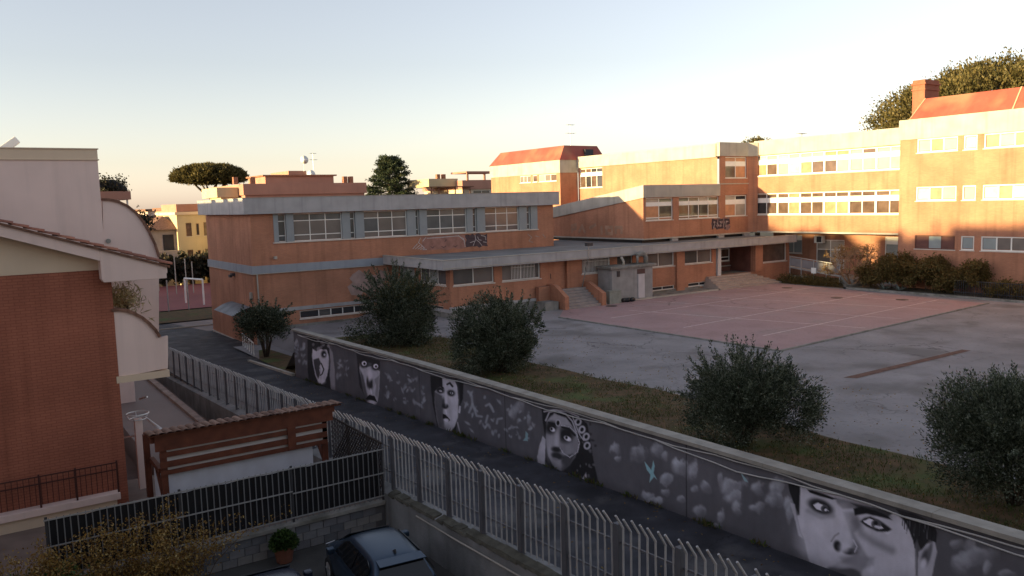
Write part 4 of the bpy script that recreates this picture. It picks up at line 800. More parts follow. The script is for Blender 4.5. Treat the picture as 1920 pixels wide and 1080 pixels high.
ell(B_((475, 645))[0], 6, 5, .03, .2, .4); ell(B_((483, 560))[0], 2.8, 11, .58, 0, .7, .8); ell(B_((455, 600))[0], 2.6, 9, .05, 0, .7, .8); stroke(B_((480, 690), (490, 735)), 2.4, .6, .7)
poly(B_((442, 735), (482, 748), (535, 812), (512, 832), (470, 800), (445, 792)), .02, 1); ell(B_((490, 812))[0], 4.5, 3, .55, .3, .5); ell(B_((500, 890))[0], 9, 5, .3, 0, .8, .6)
poly(B_((640, 640), (662, 640), (652, 735), (630, 725)), .45, .8); stroke(B_((622, 840), (640, 920), (662, 990)), 2.6, .33, .9)
# fourth face, girl with headdress
poly(C_((228, 185), (330, 195), (520, 240), (590, 320), (618, 480), (640, 620), (672, 765), (560, 772), (420, 705), (300, 665), (255, 600), (258, 420), (240, 300)), .028, 2)
for k in range(60): c = C_((rr.uniform(500, 650), rr.uniform(300, 750)))[0]; ell(c, rr.uniform(1, 3.2), rr.uniform(1, 3.2), rr.choice([.02, .03, .14, .22]), 0, .6, .7)
poly(C_((268, 285), (330, 225), (430, 275), (505, 370), (522, 480), (492, 570), (440, 640), (380, 682), (320, 640), (282, 560), (262, 430)), .25, 2.5, 1, 0, .2)
poly(C_((275, 290), (330, 232), (420, 260), (470, 330), (400, 320), (340, 300)), .34, 3, .8); poly(C_((395, 560), (500, 540), (450, 640), (385, 682), (380, 620)), .07, 5, .85); ell(C_((290, 480))[0], 6, 22, .38, 0, .9, .7)
ell(C_((305, 340))[0], 11, 12, .03, .3, .5); ell(C_((316, 355))[0], 5, 3.6, .55, .6); ell(C_((308, 350))[0], 2.2, 2.6, .02); ell(C_((420, 395))[0], 14, 14, .03, .5, .5); ell(C_((433, 425))[0], 7, 4, .62, .5, .3); ell(C_((424, 418))[0], 2.6, 3, .02)
stroke(C_((285, 300), (340, 315)), 3.5, .03); stroke(C_((390, 335), (440, 350), (490, 400)), 4, .03)
ell(C_((350, 430))[0], 4.5, 17, .42, .1, .8, .8); ell(C_((345, 510))[0], 9, 5, .04, .2, .5); ell(C_((352, 560))[0], 11, 6, .05, .3, .4); ell(C_((340, 585))[0], 6, 2.4, .22, .3, .6); ell(C_((365, 640))[0], 9, 7, .30, 0, .8, .7)
arc = C_((385, 322), (450, 335), (505, 390), (525, 460), (510, 530), (450, 570), (400, 540), (370, 490))
for a, b in zip(arc[:-1], arc[1:]):
    n = max(2, int(math.hypot(b[0] - a[0], b[1] - a[1]) / 2.4))
    for k in range(n): ell((a[0] + (b[0] - a[0]) * k / n, a[1] + (b[1] - a[1]) * k / n), .95, .95, .5, 0, .3)
for st_ in (((262, 285), (290, 220), (350, 205), (420, 235), (470, 290), (500, 370)), ((250, 215), (330, 200), (430, 215), (520, 255))):
    stroke(C_(*st_), 2.6, .40, .9, .5)
ell(C_((358, 303))[0], 4.6, 6.5, .42, 0, .2); ell(C_((358, 303))[0], 3, 4.6, .02, 0, .2)
for c in ((515, 295), (545, 355), (578, 410), (585, 480)):
    ell(C_(c)[0], 6.5, 7.5, .40, .3, .2); ell(C_(c)[0], 3.2, 4.2, .02, .3, .2)
stroke(C_((470, 250), (500, 330), (530, 400), (560, 440)), 2.0, .36); poly(C_((240, 405), (262, 430), (258, 560), (252, 642), (202, 612), (195, 570), (214, 480)), .40, 1.8, 1, 0, .25); poly(C_((578, 688), (586, 762), (535, 755)), .4, 1.4)
# fifth face, boy with ear
poly(D_((150, 180), (260, 190), (245, 300), (238, 440), (212, 380), (178, 290), (158, 240)), .025, 2.2)
poly(D_((165, 330), (200, 340), (215, 430), (240, 540), (262, 600), (230, 580), (205, 470)), .36, 2.5)
poly(D_((242, 205), (330, 225), (500, 270), (700, 325), (880, 385), (960, 405), (1020, 470), (1060, 540), (1090, 620), (1110, 680), (1122, 760), (1118, 1050), (560, 1050), (480, 880), (330, 815), (300, 740), (272, 610), (242, 540), (216, 430), (236, 420)), .42, 3, 1, 0, .10)
poly(D_((500, 290), (700, 335), (900, 400), (930, 440), (640, 370), (560, 380), (520, 340)), .17, 5, .85); poly(D_((620, 330), (960, 400), (900, 430), (700, 380)), .05, 3, .9)
poly(D_((560, 400), (660, 400), (700, 500), (650, 560), (690, 640), (760, 760), (700, 860), (560, 840), (520, 780), (640, 730), (680, 690), (640, 620)), .24, 7, .85); ell(D_((540, 540))[0], 14, 34, .50, .1, .9, .8); ell(D_((360, 600))[0], 28, 40, .46, 0, .9, .8)
poly(D_((293, 228), (330, 235), (420, 262), (515, 302), (480, 306), (380, 278), (312, 252)), .02, 1.8); poly(D_((640, 372), (700, 358), (800, 388), (900, 428), (935, 460), (860, 442), (740, 412), (652, 425)), .02, 3)
ell(D_((395, 360))[0], 25, 13, .035, .42, .35); poly(D_((338, 348), (372, 330), (425, 350), (455, 392), (408, 396), (362, 376)), .55, 1.2); ell(D_((424, 374))[0], 7, 7, .10, 0, .2); ell(D_((426, 376))[0], 3.2, 3.2, .02); ell(D_((432, 384))[0], 2.6, 2, .6)
poly(D_((690, 470), (720, 445), (770, 432), (850, 470), (930, 530), (900, 550), (820, 545), (740, 510)), .03, 4); poly(D_((712, 468), (765, 447), (830, 480), (866, 522), (830, 526), (770, 506)), .60, 1.2); ell(D_((812, 490))[0], 9.5, 9, .12, 0, .2); ell(D_((808, 484))[0], 4, 4.5, .02); ell(D_((822, 512))[0], 6.5, 2.4, .5, .2)
stroke(D_((660, 470), (700, 560), (800, 630), (930, 690)), 14, .17, .65, .95); stroke(D_((300, 390), (400, 440), (490, 430)), 8, .24, .6, .95); poly(D_((860, 550), (930, 545), (900, 570)), .5, 1.5, .8)
ell(D_((522, 655))[0], 7.5, 10.5, .03, -.3, .4); ell(D_((612, 695))[0], 13, 6.5, .03, .1, .4); ell(D_((655, 680))[0], 8, 12, .16, 0, .6, .8); stroke(D_((475, 620), (500, 580), (530, 560)), 3, .2, .8, .9); ell(D_((575, 665))[0], 9, 9, .5, 0, .8, .8); stroke(D_((640, 610), (668, 660), (650, 700)), 2.5, .45, .8)
poly(D_((430, 830), (520, 790), (600, 800), (690, 850), (720, 930), (470, 900)), .10, 7, .9); ell(D_((560, 800))[0], 20, 6, .42, 0, .8, .8); poly(D_((540, 740), (640, 725), (800, 740), (790, 800), (700, 830), (560, 780)), .22, 9, .7)
poly(D_((1120, 880), (1130, 700), (1190, 640), (1250, 620), (1268, 700), (1245, 800), (1225, 900), (1215, 1000), (1120, 1000)), .36, 2.5, 1, 0, .15); ell(D_((1180, 745))[0], 8, 18, .10, .25, .5); ell(D_((1215, 690))[0], 4, 18, .16, .2, .6); ell(D_((1165, 790))[0], 6, 10, .45, .2, .6)
poly(D_((955, 375), (1100, 415), (1245, 480), (1270, 560), (1262, 632), (1212, 610), (1150, 685), (1122, 625), (1100, 670), (1085, 600), (1050, 510), (1000, 430)), .03, 2)
for k in range(22):
    x = rr.uniform(1010, 1250); y = 430 + (x - 1000) * .28 + rr.uniform(0, 30); stroke(D_((x, y), (x - 8, y + rr.uniform(50, 110))), 1.6, rr.choice([.02, .02, .16]), .8, .8)
poly(D_((1100, 640), (1122, 600), (1125, 880), (1105, 880)), .14, 2.5, .8)
# dark band under the coping, darker streaky foot; wear: drips, panel joints
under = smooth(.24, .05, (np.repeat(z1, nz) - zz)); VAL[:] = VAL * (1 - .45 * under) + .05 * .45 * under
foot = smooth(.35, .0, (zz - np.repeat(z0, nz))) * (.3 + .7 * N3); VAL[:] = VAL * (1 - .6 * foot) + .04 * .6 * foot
VAL[:] = np.where(VAL > .15, .15 + (VAL - .15) * 1.95, VAL); VAL *= (.86 + .28 * N2) * (.9 + .2 * N3)
for px_ in (1287, 948, 790, 632):
    yj = at(px_, 800 if px_ < 1000 else 900, x=MX).y; VAL *= 1 - .75 * smooth(.022, .006, np.abs(yy - yj + .01 * (N2 - .5)))
nyv = len(yv); me = bpy.data.meshes.new('painted_face'); o0 = np.array(org(mw_))
me.vertices.add(len(V)); me.vertices.foreach_set('co', (V - o0).astype(np.float32).ravel())
ii, jj = np.meshgrid(np.arange(nyv - 1), np.arange(nz - 1), indexing='ij'); q0 = (ii * nz + jj).ravel()
loops = np.stack([q0, q0 + 1, q0 + nz + 1, q0 + nz], 1).astype(np.int32)
me.loops.add(loops.size); me.loops.foreach_set('vertex_index', loops.ravel()); me.polygons.add(len(loops)); me.polygons.foreach_set('loop_start', np.arange(0, loops.size, 4, dtype=np.int32)); me.polygons.foreach_set('loop_total', np.full(len(loops), 4, np.int32)); me.update(calc_edges=True)
col = np.ones((len(V), 4), np.float32); T = TEAL[:, None]
col[:, :3] = VAL[:, None] * (np.array([.98, .94, 1.08]) * (1 - T) + np.array([.62, 1.08, 1.22]) * T)
ca = me.color_attributes.new('paint', 'FLOAT_COLOR', 'POINT'); ca.data.foreach_set('color', col.ravel())
pm = bpy.data.materials.new('mural_paint'); pm.use_nodes = True; b_ = pm.node_tree.nodes['Principled BSDF']; b_.inputs['Roughness'].default_value = .75; b_.inputs['Specular IOR Level'].default_value = .25
an = pm.node_tree.nodes.new('ShaderNodeAttribute'); an.attribute_name = 'paint'; pm.node_tree.links.new(an.outputs['Color'], b_.inputs['Base Color'])
nz_ = pm.node_tree.nodes.new('ShaderNodeTexNoise'); nz_.inputs['Scale'].default_value = 45; bp_ = pm.node_tree.nodes.new('ShaderNodeBump'); bp_.inputs['Strength'].default_value = .25; bp_.inputs['Distance'].default_value = .02
tc_ = pm.node_tree.nodes.new('ShaderNodeTexCoord'); pm.node_tree.links.new(tc_.outputs['Object'], nz_.inputs['Vector']); pm.node_tree.links.new(nz_.outputs[0], bp_.inputs['Height']); pm.node_tree.links.new(bp_.outputs[0], b_.inputs['Normal'])
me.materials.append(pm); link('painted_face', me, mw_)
for k, dz in enumerate((0.0, -.06)):
    m_ = MB(); pts = []
    for y in np.arange(3, 44.2, .7):
        s_ = .20 + .05 * math.sin(y * .9 + k * 2) + (.10 * math.exp(-((y - 12.5) / 1.6) ** 2) if k else 0) + .02 * math.sin(y * 3.1)
        pts.append((15.16 - .02 * k, y, cap_z(y) - s_ + dz))
    m_.tube(pts, .018, 6); m_.build('cable', M('pale_cable', (.42, .41, .40), .5, .1), mw_, smooth=True)
# ------------------------------------------------------------------ palisade fence on the retaining wall
FX = 10.0
rw = thing('retaining_wall', 'stained concrete retaining wall of the car park below the palisade fence', 'wall', (9.85, 15, -1.4))
mb = MB(); ys = [-25] + list(np.arange(-2, 21.4, .6)) + [21.4, 30, 40, 50, 62]; rj = random.Random(5)
for i in range(len(ys) - 1):
    a, b = ys[i], ys[i + 1]; j = 0 if a > 21 else rj.uniform(-.10, .02)
    mb.hexa([(9.72, a, -2.7), (10.12, a, -2.7), (10.12, b, -2.7), (9.72, b, -2.7), (9.72 , a, fence_z(a) - .12), (10.12, a, fence_z(a) - .02), (10.12, b, fence_z(b) - .02), (9.72, b, fence_z(b) - .12)])
mb.build('wall_body', M('car_park_wall', (.20, .20, .20), .9, .2, 1.2, .45, .4, 15, blotch=.35, bcol=(.06, .06, .06), bscl=.7), rw)
for i in range(64):
    y = -1 + i * .35 + rj.uniform(-.15, .15); l = rj.uniform(.3, .85)
    if y > 21: continue
    z = fence_z(y) - .11; m_ = MB(); h = rj.uniform(.05, .11); d = rj.uniform(.02, .07)
    m_.hexa([(9.72 - d, y, z - h * .4), (9.95, y, z - .05), (9.95, y + l, z - .05), (9.72 - d * rj.uniform(.3, 1), y + l, z - h * rj.uniform(.2, .6)), (9.74 - d * .6, y + .03, z + h * .5), (9.95, y, z + h), (9.95, y + l, z + h * .9), (9.74 - d * .4, y + l - .04, z + h * .4)])
    m_.build('broken_mortar', M('mossy_mortar', (.075, .07, .055), .95, .35, 4, 0, .6, 30), rw)
mb = MB(); mb.tube([(9.68, 19.2, .02 - .45), (9.68, 17, -.38), (9.68, 10, -.1), (9.68, 3, .2)], .022, 6); mb.build('conduit', CONC_L, rw)
fe = thing('palisade_fence', 'grey steel palisade fence with bent picket tops along the alley', 'fence', (10, 21, -.25))
pk = MB(); pk.tube([(0, 0, .03), (0, 0, 1.50)], .022, 6); pk.tube([(0, 0, 1.495), (-.20, 0, 1.80)], .022, 6); PK = pk.mesh('picket', M('fence_grey', (.40, .39, .39), .5, .12, 3, metal=.3))
po = MB(); po.box(-.065, .065, -.065, .065, -.12, 1.56); PO = po.mesh('post', M('post_dark', (.085, .085, .095), .6, .1, 3))
BAY = 1.637; nb = 0
for k in range(-20, 13):
    y = 21.16 - BAY * k
    link('post', PO, fe, (FX, y, fence_z(y)), (0, 0, rj.uniform(-.04, .04)))
    for j in range(7):
        yp = y - .15 - (BAY - .30) * j / 6; link('picket', PK, fe, (FX - .005, yp, fence_z(yp) + rj.uniform(-.01, .01)), (rj.uniform(-.012, .012), rj.uniform(-.015, .015), rj.uniform(-.1, .1)))
    for h in (.42, 1.18):
        m_ = MB(); m_.beam((FX + .03, y - .06, fence_z(y - .06) + h), (FX + .03, y - BAY + .06, fence_z(y - BAY + .06) + h), .035, .04); m_.build('rail', M('post_dark', (.085, .085, .095)), fe)

# ------------------------------------------------------------------ block wall and black screened fence at the end of the car park
bw = thing('block_wall', 'low grey concrete block wall at the end of the car park', 'wall', (4, 21.3, -1.4))
mb = MB(); mb.box(-6, 9.7, 21.24, 21.40, -1.6, -.70); mb.build('mortar_core', M('dark_mortar', (.10, .10, .105), .95, .2, 3), bw)
blk = MB(); blk.box(-.19, .19, -.02, .05, -.105, .105); BLKS = [blk.mesh('block', M('block_%d' % i, c, .9, .2, 3, .3, .3, 30), bevel=.008) for i, c in enumerate(((.17, .17, .175), (.14, .14, .15), (.20, .195, .19), (.11, .115, .125)))]
for r_ in range(3):
    for k in range(30):
        x = -2.0 + .4 * k + (.2 if r_ % 2 else 0)
        if x > 9.5: continue
        link('block', rj.choice(BLKS), bw, (x, 21.235, -1.28 + .225 * r_))
mb = MB(); mb.box(-6, 9.7, 21.17, 21.45, -.697, -.60); mb.build('coping', CONC_D, bw)
bf = thing('screened_bar_fence', 'metal bar fence backed with black sheeting on the block wall', 'fence', (5, 21.3, -.6))
br = MB(); br.box(-.012, .012, -.012, .012, 0, 1.52); BR = br.mesh('bar', M('bar_grey', (.17, .17, .175), .5, .1, 4, metal=.3))
x = 1.2
while x < 9.75:
    link('bar', BR, bf, (x, 21.28, -.56), (0, rj.uniform(-.01, .01), 0)); x += .155
for (a, b, h) in ((1.1, 9.75, 1.49), (1.1, 7.0, .84), (7.0, 9.75, .78), (1.1, 9.75, .10)):
    m_ = MB(); m_.box(a, b, 21.255, 21.267, -.56 + h - .018, -.56 + h + .018); m_.build('rail', M('bar_grey_light', (.28, .28, .28), .5, .1, 4, metal=.3), bf)
for x in (1.15, 4.1, 7.0, 9.7):
    m_ = MB(); m_.box(x - .03, x + .03, 21.29, 21.33, -.6, .99); m_.build('post', METAL_D, bf)
mb = MB(); n = 60
for i in range(n + 1):
    x = 1.15 + 8.5 * i / n; y = 21.36 + .012 * math.sin(i * 1.9); mb.v += [(x, y, -.5), (x, y, .88 + .02 * math.sin(i * .8))]
for i in range(n): mb.f.append((2 * i, 2 * i + 2, 2 * i + 3, 2 * i + 1)); mb.m.append(0)
mb.build('black_sheeting', M('black_sheet', (.012, .012, .014), .8, .2), bf)
# lattice screen at the corner, along the fence
la = thing('lattice_screen', 'dark wooden lattice screen along the fence beside the pergola', 'trellis', (9.75, 22.5, -.7))
m1 = MB()
for i in range(-10, 26):
    for s in (1, -1):
        y0, z0_ = 21.5 + i * .165, -.7; p = []
        t0 = 0; L_ = 1.75
        a = Vector((9.78 + .012 * s, y0, z0_)); b = Vector((9.78 + .012 * s, y0 + s * L_, z0_ + L_))
        lo_, hi_ = 21.45, 25.4
        def clip(a, b):
            d = b - a; t0, t1 = 0., 1.
            for lim, sg in ((lo_, 1), (hi_, -1)):
                da, db = sg * (a.y - lim), sg * (b.y - lim)
                if da < 0 and db < 0: return None
                if da < 0: t0 = max(t0, da / (da - db))
                elif db < 0: t1 = min(t1, da / (da - db))
            return (a + d * t0, a + d * t1) if t1 > t0 else None
        c = clip(a, b)
        if c: m1.beam(*c, .012, .03, (1, 0, 0))
m1.build('slats', M('lattice_wood', (.045, .035, .03), .8, .2), la)['kind'] = 'stuff'
mb = MB(); mb.box(9.76, 9.81, 21.43, 25.42, 1.03, 1.08); mb.box(9.76, 9.81, 21.43, 25.42, -.74, -.69); mb.build('frame', M('lattice_wood', (.045, .035, .03)), la)

# ------------------------------------------------------------------ pergola
pg = thing('wooden_pergola', 'red-brown wooden pergola with tiled roof and white curtains beside the house', 'pergola', (6.7, 24.5, -.78))
PY0, PY1 = 23.7, 25.2; PYR = 24.35
for x, y in ((4.22, PY0 + .02), (8.9, PY0 + .02), (4.05, PY1), (8.9, PY1)):
    mb = MB(); mb.box(x - .08, x + .08, y - .08, y + .08, -1.02, 1.55); mb.build('post', WOOD_R, pg)
mb = MB(); mb.prism([(4.0, 1.42), (9.15, 1.42), (9.15, 1.87), (4.0, 1.87)], 'y', PY0 - .14, PY0 - .10); mb.build('fascia_board', WOOD_R, pg)
for z, h in ((1.22, .14), (.93, .17), (.72, .13)):
    mb = MB(); mb.box(4.1, 8.95, PY0 - .13, PY0 - .09, z, z + h); mb.build('slat', WOOD_R, pg)
mb = MB(); mb.box(7.7, 7.95, PY0 - .16, PY0 - .132, .74, 1.45); mb.build('upright', WOOD_R, pg)
for y in (PY0,):
    mb = MB(); mb.beam((3.9, y, 1.74), (9.25, y, 1.74), .12, .16); mb.build('beam', WOOD_R, pg)
for x in (4.15, 8.9):
    mb = MB(); mb.box(x - .06, x + .06, PY0 + .09, PY1 - .09, .74, .88); mb.build('side_beam', WOOD_R, pg)
    mb = MB(); mb.beam((x, PY0 + .1, .1), (x, PY0 + .75, .74), .08, .1); mb.build('brace', WOOD_R, pg)
# tiled roof: low slope towards the back
tl = MB()
for i in range(7):
    a = math.pi * i / 6; tl.v += [(.105 * math.cos(a), -.22, .055 * math.sin(a) + .01), (.09 * math.cos(a), .22, .05 * math.sin(a))]
for i in range(6): tl.f.append((2 * i, 2 * i + 2, 2 * i + 3, 2 * i + 1)); tl.m.append(0)
TL = [tl.mesh('roof_tile', M('pergola_tile_%d' % i, c, .9, .3, 8, 0, .3, 40)) for i, c in enumerate(((.19, .115, .085), (.15, .09, .07), (.23, .145, .11)))]
mb = MB(); mb.hexa([(3.85, PY0 - .25, 1.88), (9.4, PY0 - .25, 1.88), (9.4, PYR, 1.80), (3.85, PYR, 1.80), (3.85, PY0 - .25, 1.92), (9.4, PY0 - .25, 1.92), (9.4, PYR, 1.84), (3.85, PYR, 1.84)]); mb.build('roof_deck', WOOD_R, pg)
sl = math.atan2(-.07, 1.2); tx = 0.0
for i in range(26):
    for j in range(2):
        x = 3.95 + .215 * i; y = PY0 - .18 + .40 * j
        z = 1.93 - (y - PY0 + .25) * .08
        link('roof_tile', rj.choice(TL), pg, (x, y, z), (sl + rj.uniform(-.02, .02), -tx, rj.uniform(-.03, .03)))
# curtains
def curtain(parent, a, b, z0_, z1_, axis, pos, amp, name='curtain'):
    m_ = MB(); n = 60
    for i in range(n + 1):
        t = i / n; u = a + (b - a) * t; d = amp * (math.sin(t * 55) * .6 + math.sin(t * 23 + 1) * .5)
        for k in range(4):
            q = k / 3; z = z0_ + (z1_ - z0_) * q; o_ = d * (1 - .5 * q); m_.v.append((u, pos + o_, z) if axis == 'x' else (pos + o_, u, z))
    for i in range(n):
        for k in range(3): m_.f.append((i * 4 + k, (i + 1) * 4 + k, (i + 1) * 4 + k + 1, i * 4 + k + 1)); m_.m.append(0)
    return m_.build(name, M('white_canvas', (.50, .50, .54), .85, .08, 2), parent, smooth=True)
curtain(pg, 4.3, 8.5, -.9, .70, 'x', PY0 + .03, .03); curtain(pg, PY0 + .1, PY1 - .1, -.9, .72, 'y', 4.2, .02)
mb = MB(); mb.box(4.3, 9.0, PY0 - .06, PY0 - .03, .73, 1.46); mb.build('inner_blind', M('cream_blind', (.40, .37, .36), .8, .1), pg)
# round ring on a post behind the pergola, with awning arms
rg = thing('ring_bracket_post', 'cream post with a white metal ring at its top beside the brick house', 'post', (4.02, 27.6, -.78))
v = at(258, 778, y=27.6)
mb = MB(); mb.box(v.x - .11, v.x + .11, 27.5, 27.72, -.78, v.z - .12); mb.build('column', STUCCO_P, rg)
m_ = MB(); m_.tube([(v.x + .33 * math.cos(a), 27.6 + .33 * math.sin(a), v.z + .05) for a in np.linspace(0, 2 * math.pi, 25)], .02, 6); m_.tube([(v.x + .24 * math.cos(a), 27.6 + .24 * math.sin(a), v.z - .12) for a in np.linspace(0, 2 * math.pi, 21)], .015, 6)
for a in (0, 1.57, 3.14, 4.71): m_.tube([(v.x + .33 * math.cos(a), 27.6 + .33 * math.sin(a), v.z + .05), (v.x + .24 * math.cos(a), 27.6 + .24 * math.sin(a), v.z - .12)], .012, 5)
m_.build('ring', METAL_W, rg)
for k in range(2):
    a, b = at(272 + 6 * k, 782 + 6 * k, y=28.2), at(305 - 4 * k, 806, y=27.2); m_ = MB(); m_.tube([a, b], .03, 6); m_.build('awning_arm', METAL_W, rg)
for k, (p, q) in enumerate((((262, 748), (276, 744)), ((225, 822), (262, 815)))):
    a, b = at(*p, y=28.5), at(*q, y=28.0); m_ = MB(); m_.tube([a, b], .03, 6); m_.build('bracket_arm', METAL_W, rg)

# ------------------------------------------------------------------ brick house at left
hs = thing('brick_house', 'brick house with cream gable and tiled roof sloping down at left', 'house', (0, 27, -.5))
HY = 27.0
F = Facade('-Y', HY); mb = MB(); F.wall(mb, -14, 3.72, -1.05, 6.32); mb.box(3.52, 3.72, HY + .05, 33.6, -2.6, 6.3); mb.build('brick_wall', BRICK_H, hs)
def roof_z(x): return 7.86 - .343 * (x - 1.0)
mb = MB(); mb.prism([(-14, 6.323), (3.6, 6.323), (3.6, roof_z(3.6) - .3), (-5, roof_z(-5) - .3), (-14, roof_z(-5) - .3 - .343 * 9)], 'y', HY + .02, HY + .2); mb.build('gable', STUCCO, hs)
mb = MB(); mb.prism([(-5, roof_z(-5) - .42), (3.4, roof_z(3.4) - .42), (3.4, roof_z(3.4) - .1), (-5, roof_z(-5) - .1)], 'y', 26.5, 26.98); mb.build('verge_fascia', STUCCO_P, hs)
mb = MB(); mb.prism([(3.402, 6.06), (3.36 + .1, 5.97), (5.2, 5.97), (5.2, 6.12), (5.23, 6.13), (5.23, roof_z(5.23) - .1), (3.402, roof_z(3.4) - .1)], 'y', 26.497, 33.6); mb.build('box_eave', STUCCO_P, hs, bevel=.015)
mb = MB(); mb.prism([(-5, roof_z(-5) - .097), (5.3, roof_z(5.3) - .097), (5.3, roof_z(5.3) - .03), (-5, roof_z(-5) - .03)], 'y', 26.42, 33.8); mb.prism([(-15, roof_z(-5) - .097 - 3.4), (-5.002, roof_z(-5) - .097), (-5.002, roof_z(-5) - .03), (-15, roof_z(-5) - .03 - 3.4)], 'y', 26.42, 33.8); mb.build('roof_deck', TERRA_D, hs)
t2 = MB()
for i in range(7):
    a = math.pi * i / 6; t2.v += [(-.21, .10 * math.cos(a), .065 * math.sin(a)), (.21, .12 * math.cos(a), .075 * math.sin(a) + .02)]
for i in range(6): t2.f.append((2 * i, 2 * i + 2, 2 * i + 3, 2 * i + 1)); t2.m.append(0)
t2.f.append(tuple(2 * i + 1 for i in range(7))); t2.m.append(0)
T2 = [t2.mesh('roof_tile', M('house_tile_%d' % i, c, .85, .25, 8, 0, .3, 40)) for i, c in enumerate(((.25, .10, .065), (.20, .085, .06), (.29, .125, .08)))]
th = math.atan(.343)
for j in range(8):
    for i in range(34):
        x = 5.15 - .37 * i
        if x < -4.9 or (j > 3 and i > 24): continue
        link('roof_tile', rj.choice(T2), hs, (x, 26.47 + .235 * j, roof_z(x) - .005 + (.0 if j else .0)), (rj.uniform(-.03, .03), th - .04 + rj.uniform(-.015, .015), rj.uniform(-.02, .02)))
def curved_wall(parent, pts, extra, Y, thick, mat, capmat):
    P = [at(*p, y=Y) for p in pts]; Q = [at(*p, y=Y) for p in extra]
    m_ = MB(); m_.prism([(p.x, p.z) for p in P + Q], 'y', Y, Y + thick); m_.build('balcony_wall', mat, parent)
    m_ = MB()
    for a, b in zip(P[:-1], P[1:]): m_.beam((a.x, Y + thick / 2, a.z + .04), (b.x + .01, Y + thick / 2, b.z + .04), thick + .14, .09)
    m_.build('curved_coping', capmat, parent)
curved_wall(hs, [(209, 584), (222, 583), (238, 585), (254, 591), (268, 599), (281, 610), (292, 622), (299, 634)], [(315, 630), (315, 690), (222, 708), (212, 708)], 27.02, .18, STUCCO_P, TERRA_D)
mb = MB(); a, b = at(222, 712, y=27.0), at(315, 694, y=27.0); mb.box(a.x - .05, b.x + .04, 26.98, 27.22, 2.82, 3.03); mb.build('balcony_slab_edge', STUCCO, hs)
mb = MB(); mb.box(3.72, 5.15, 27.2, 33, 2.84, 3.0); mb.build('balcony_floor', STUCCO, hs); mb = MB(); mb.box(5.0, 5.15, 27.2, 33, 3.0, 4.0); mb.build('balcony_front', STUCCO_P, hs)
# terrace with railing
mb = MB(); mb.box(-8, 3.45, 26.58, 26.97, -.66, -.47); mb.build('terrace_slab', STUCCO_P, hs); mb = MB(); mb.box(-8, 3.35, 26.66, 26.96, -1.05, -.663); mb.build('terrace_base', STUCCO, hs)
rl = thing('terrace_railing', 'dark red iron railing on the terrace of the brick house', 'railing', (1, 26.7, -.45))
RI = M('rusty_iron', (.06, .022, .018), .6, .2, 5)
br = MB(); br.box(-.009, .009, -.009, .009, 0, .82); BRR = br.mesh('bar', RI)
x = -1.5
while x < 3.4: link('bar', BRR, rl, (x, 26.7, -.38)); x += .145
for h in (.70, .92):
    m_ = MB(); m_.box(-3, 3.42, 26.685, 26.715, -.46 + h - .015, -.46 + h + .015); m_.build('rail', RI, rl)
for x in (-1.2, 1.36, 3.42, 2.3):
    m_ = MB(); m_.box(x - .025, x + .025, 26.68, 26.72, -.62, .52); m_.build('post', RI, rl)

# ------------------------------------------------------------------ neighbouring rendered houses at left
h2 = thing('rendered_house', 'plain cream rendered house with flat parapet roof behind the brick house', 'house', (0, 34, -2.6))
mb = MB(); mb.box(-14, 4.55, 34, 40.8, -2.6, 9.98); mb.build('walls', STUCCO_P, h2)
mb = MB(); mb.box(-14.05, 4.60, 33.95, 40.85, 9.983, 10.02); mb.box(-14, 4.56, 33.98, 34.2, 10.02, 10.38); mb.box(4.36, 4.56, 34.2, 40.8, 10.02, 10.38); mb.box(-14.05, 4.6, 33.94, 34.24, 10.383, 10.42); mb.build('parapet', STUCCO, h2)
curved_wall(h2, [(192, 376), (204, 376), (222, 380), (240, 389), (256, 402), (270, 420), (281, 440), (291, 462), (298, 484)], [(298, 640), (200, 640)], 34.02, .2, STUCCO_P, TERRA_D)
mb = MB(); mb.lathe((0, 0, 0), [(.09, 0), (.09, .03)], 12); v = at(203, 452, y=34.0); mb.v = [(v.x + p[0], 34.0 - p[2], v.z + p[1]) for p in mb.v]; mb.build('drain_spout', CONC_D, h2)
v = at(18, 268, y=35.5); mb = MB(); mb.beam((v.x - .5, 35.5, v.z - .45), (v.x + .25, 35.5, v.z + .12), .5, .28); mb.top('rooftop_unit', WHITEP, 'white tilted box on the flat roof of the rendered house', 'rooftop unit', bevel=.03)
h3 = thing('terraced_house', 'far terraced house with orange parapet and potted plants on top', 'house', (0, 44, -2.6))
a, b = at(186, 363, y=44), at(246, 374, y=44)
mb = MB(); mb.box(-12, b.x - .5, 44.05, 46.3, -2.6, b.z); mb.box(-12, 4.4, 41, 44, -2.6, 9.6); mb.box(-12, 4.4, 46.35, 49.85, -2.6, 9.6); mb.build('walls', STUCCO_P, h3)
mb = MB(); mb.box(-2, b.x, 44, 46.4, b.z, a.z + .1); mb.build('terrace_parapet', STUCCO_O, h3)
mb = MB(); a, b = at(190, 352, y=44.5), at(215, 362, y=44.5); mb.add([(a.x - .4, 44.4, a.z + .1), (b.x, 44.4, b.z), (b.x, 46, b.z), (a.x - .4, 46, a.z + .1)], [(0, 1, 2, 3)]); mb.build('awning', M('white_awning', (.5, .5, .5), .8), h3)
a, b = at(187, 337, y=44.6), at(246, 352, y=44.6); mb = MB(); mb.prism([(a.x - 2, a.z - .05), (a.x + .6, a.z), (b.x - .2, b.z), (b.x - .2, b.z - .12), (a.x - 2, a.z - .25)], 'y', 44.5, 46.0); mb.build('dark_canopy', M('dark_slate', (.03, .03, .035), .7), h3)
for q in (.15, .85):
    mb = MB(); x_ = a.x + (b.x - a.x) * q; mb.box(x_ - .04, x_ + .04, 44.7, 44.78, b.z - 1.3, b.z - .05); mb.build('canopy_post', WHITEP, h3)
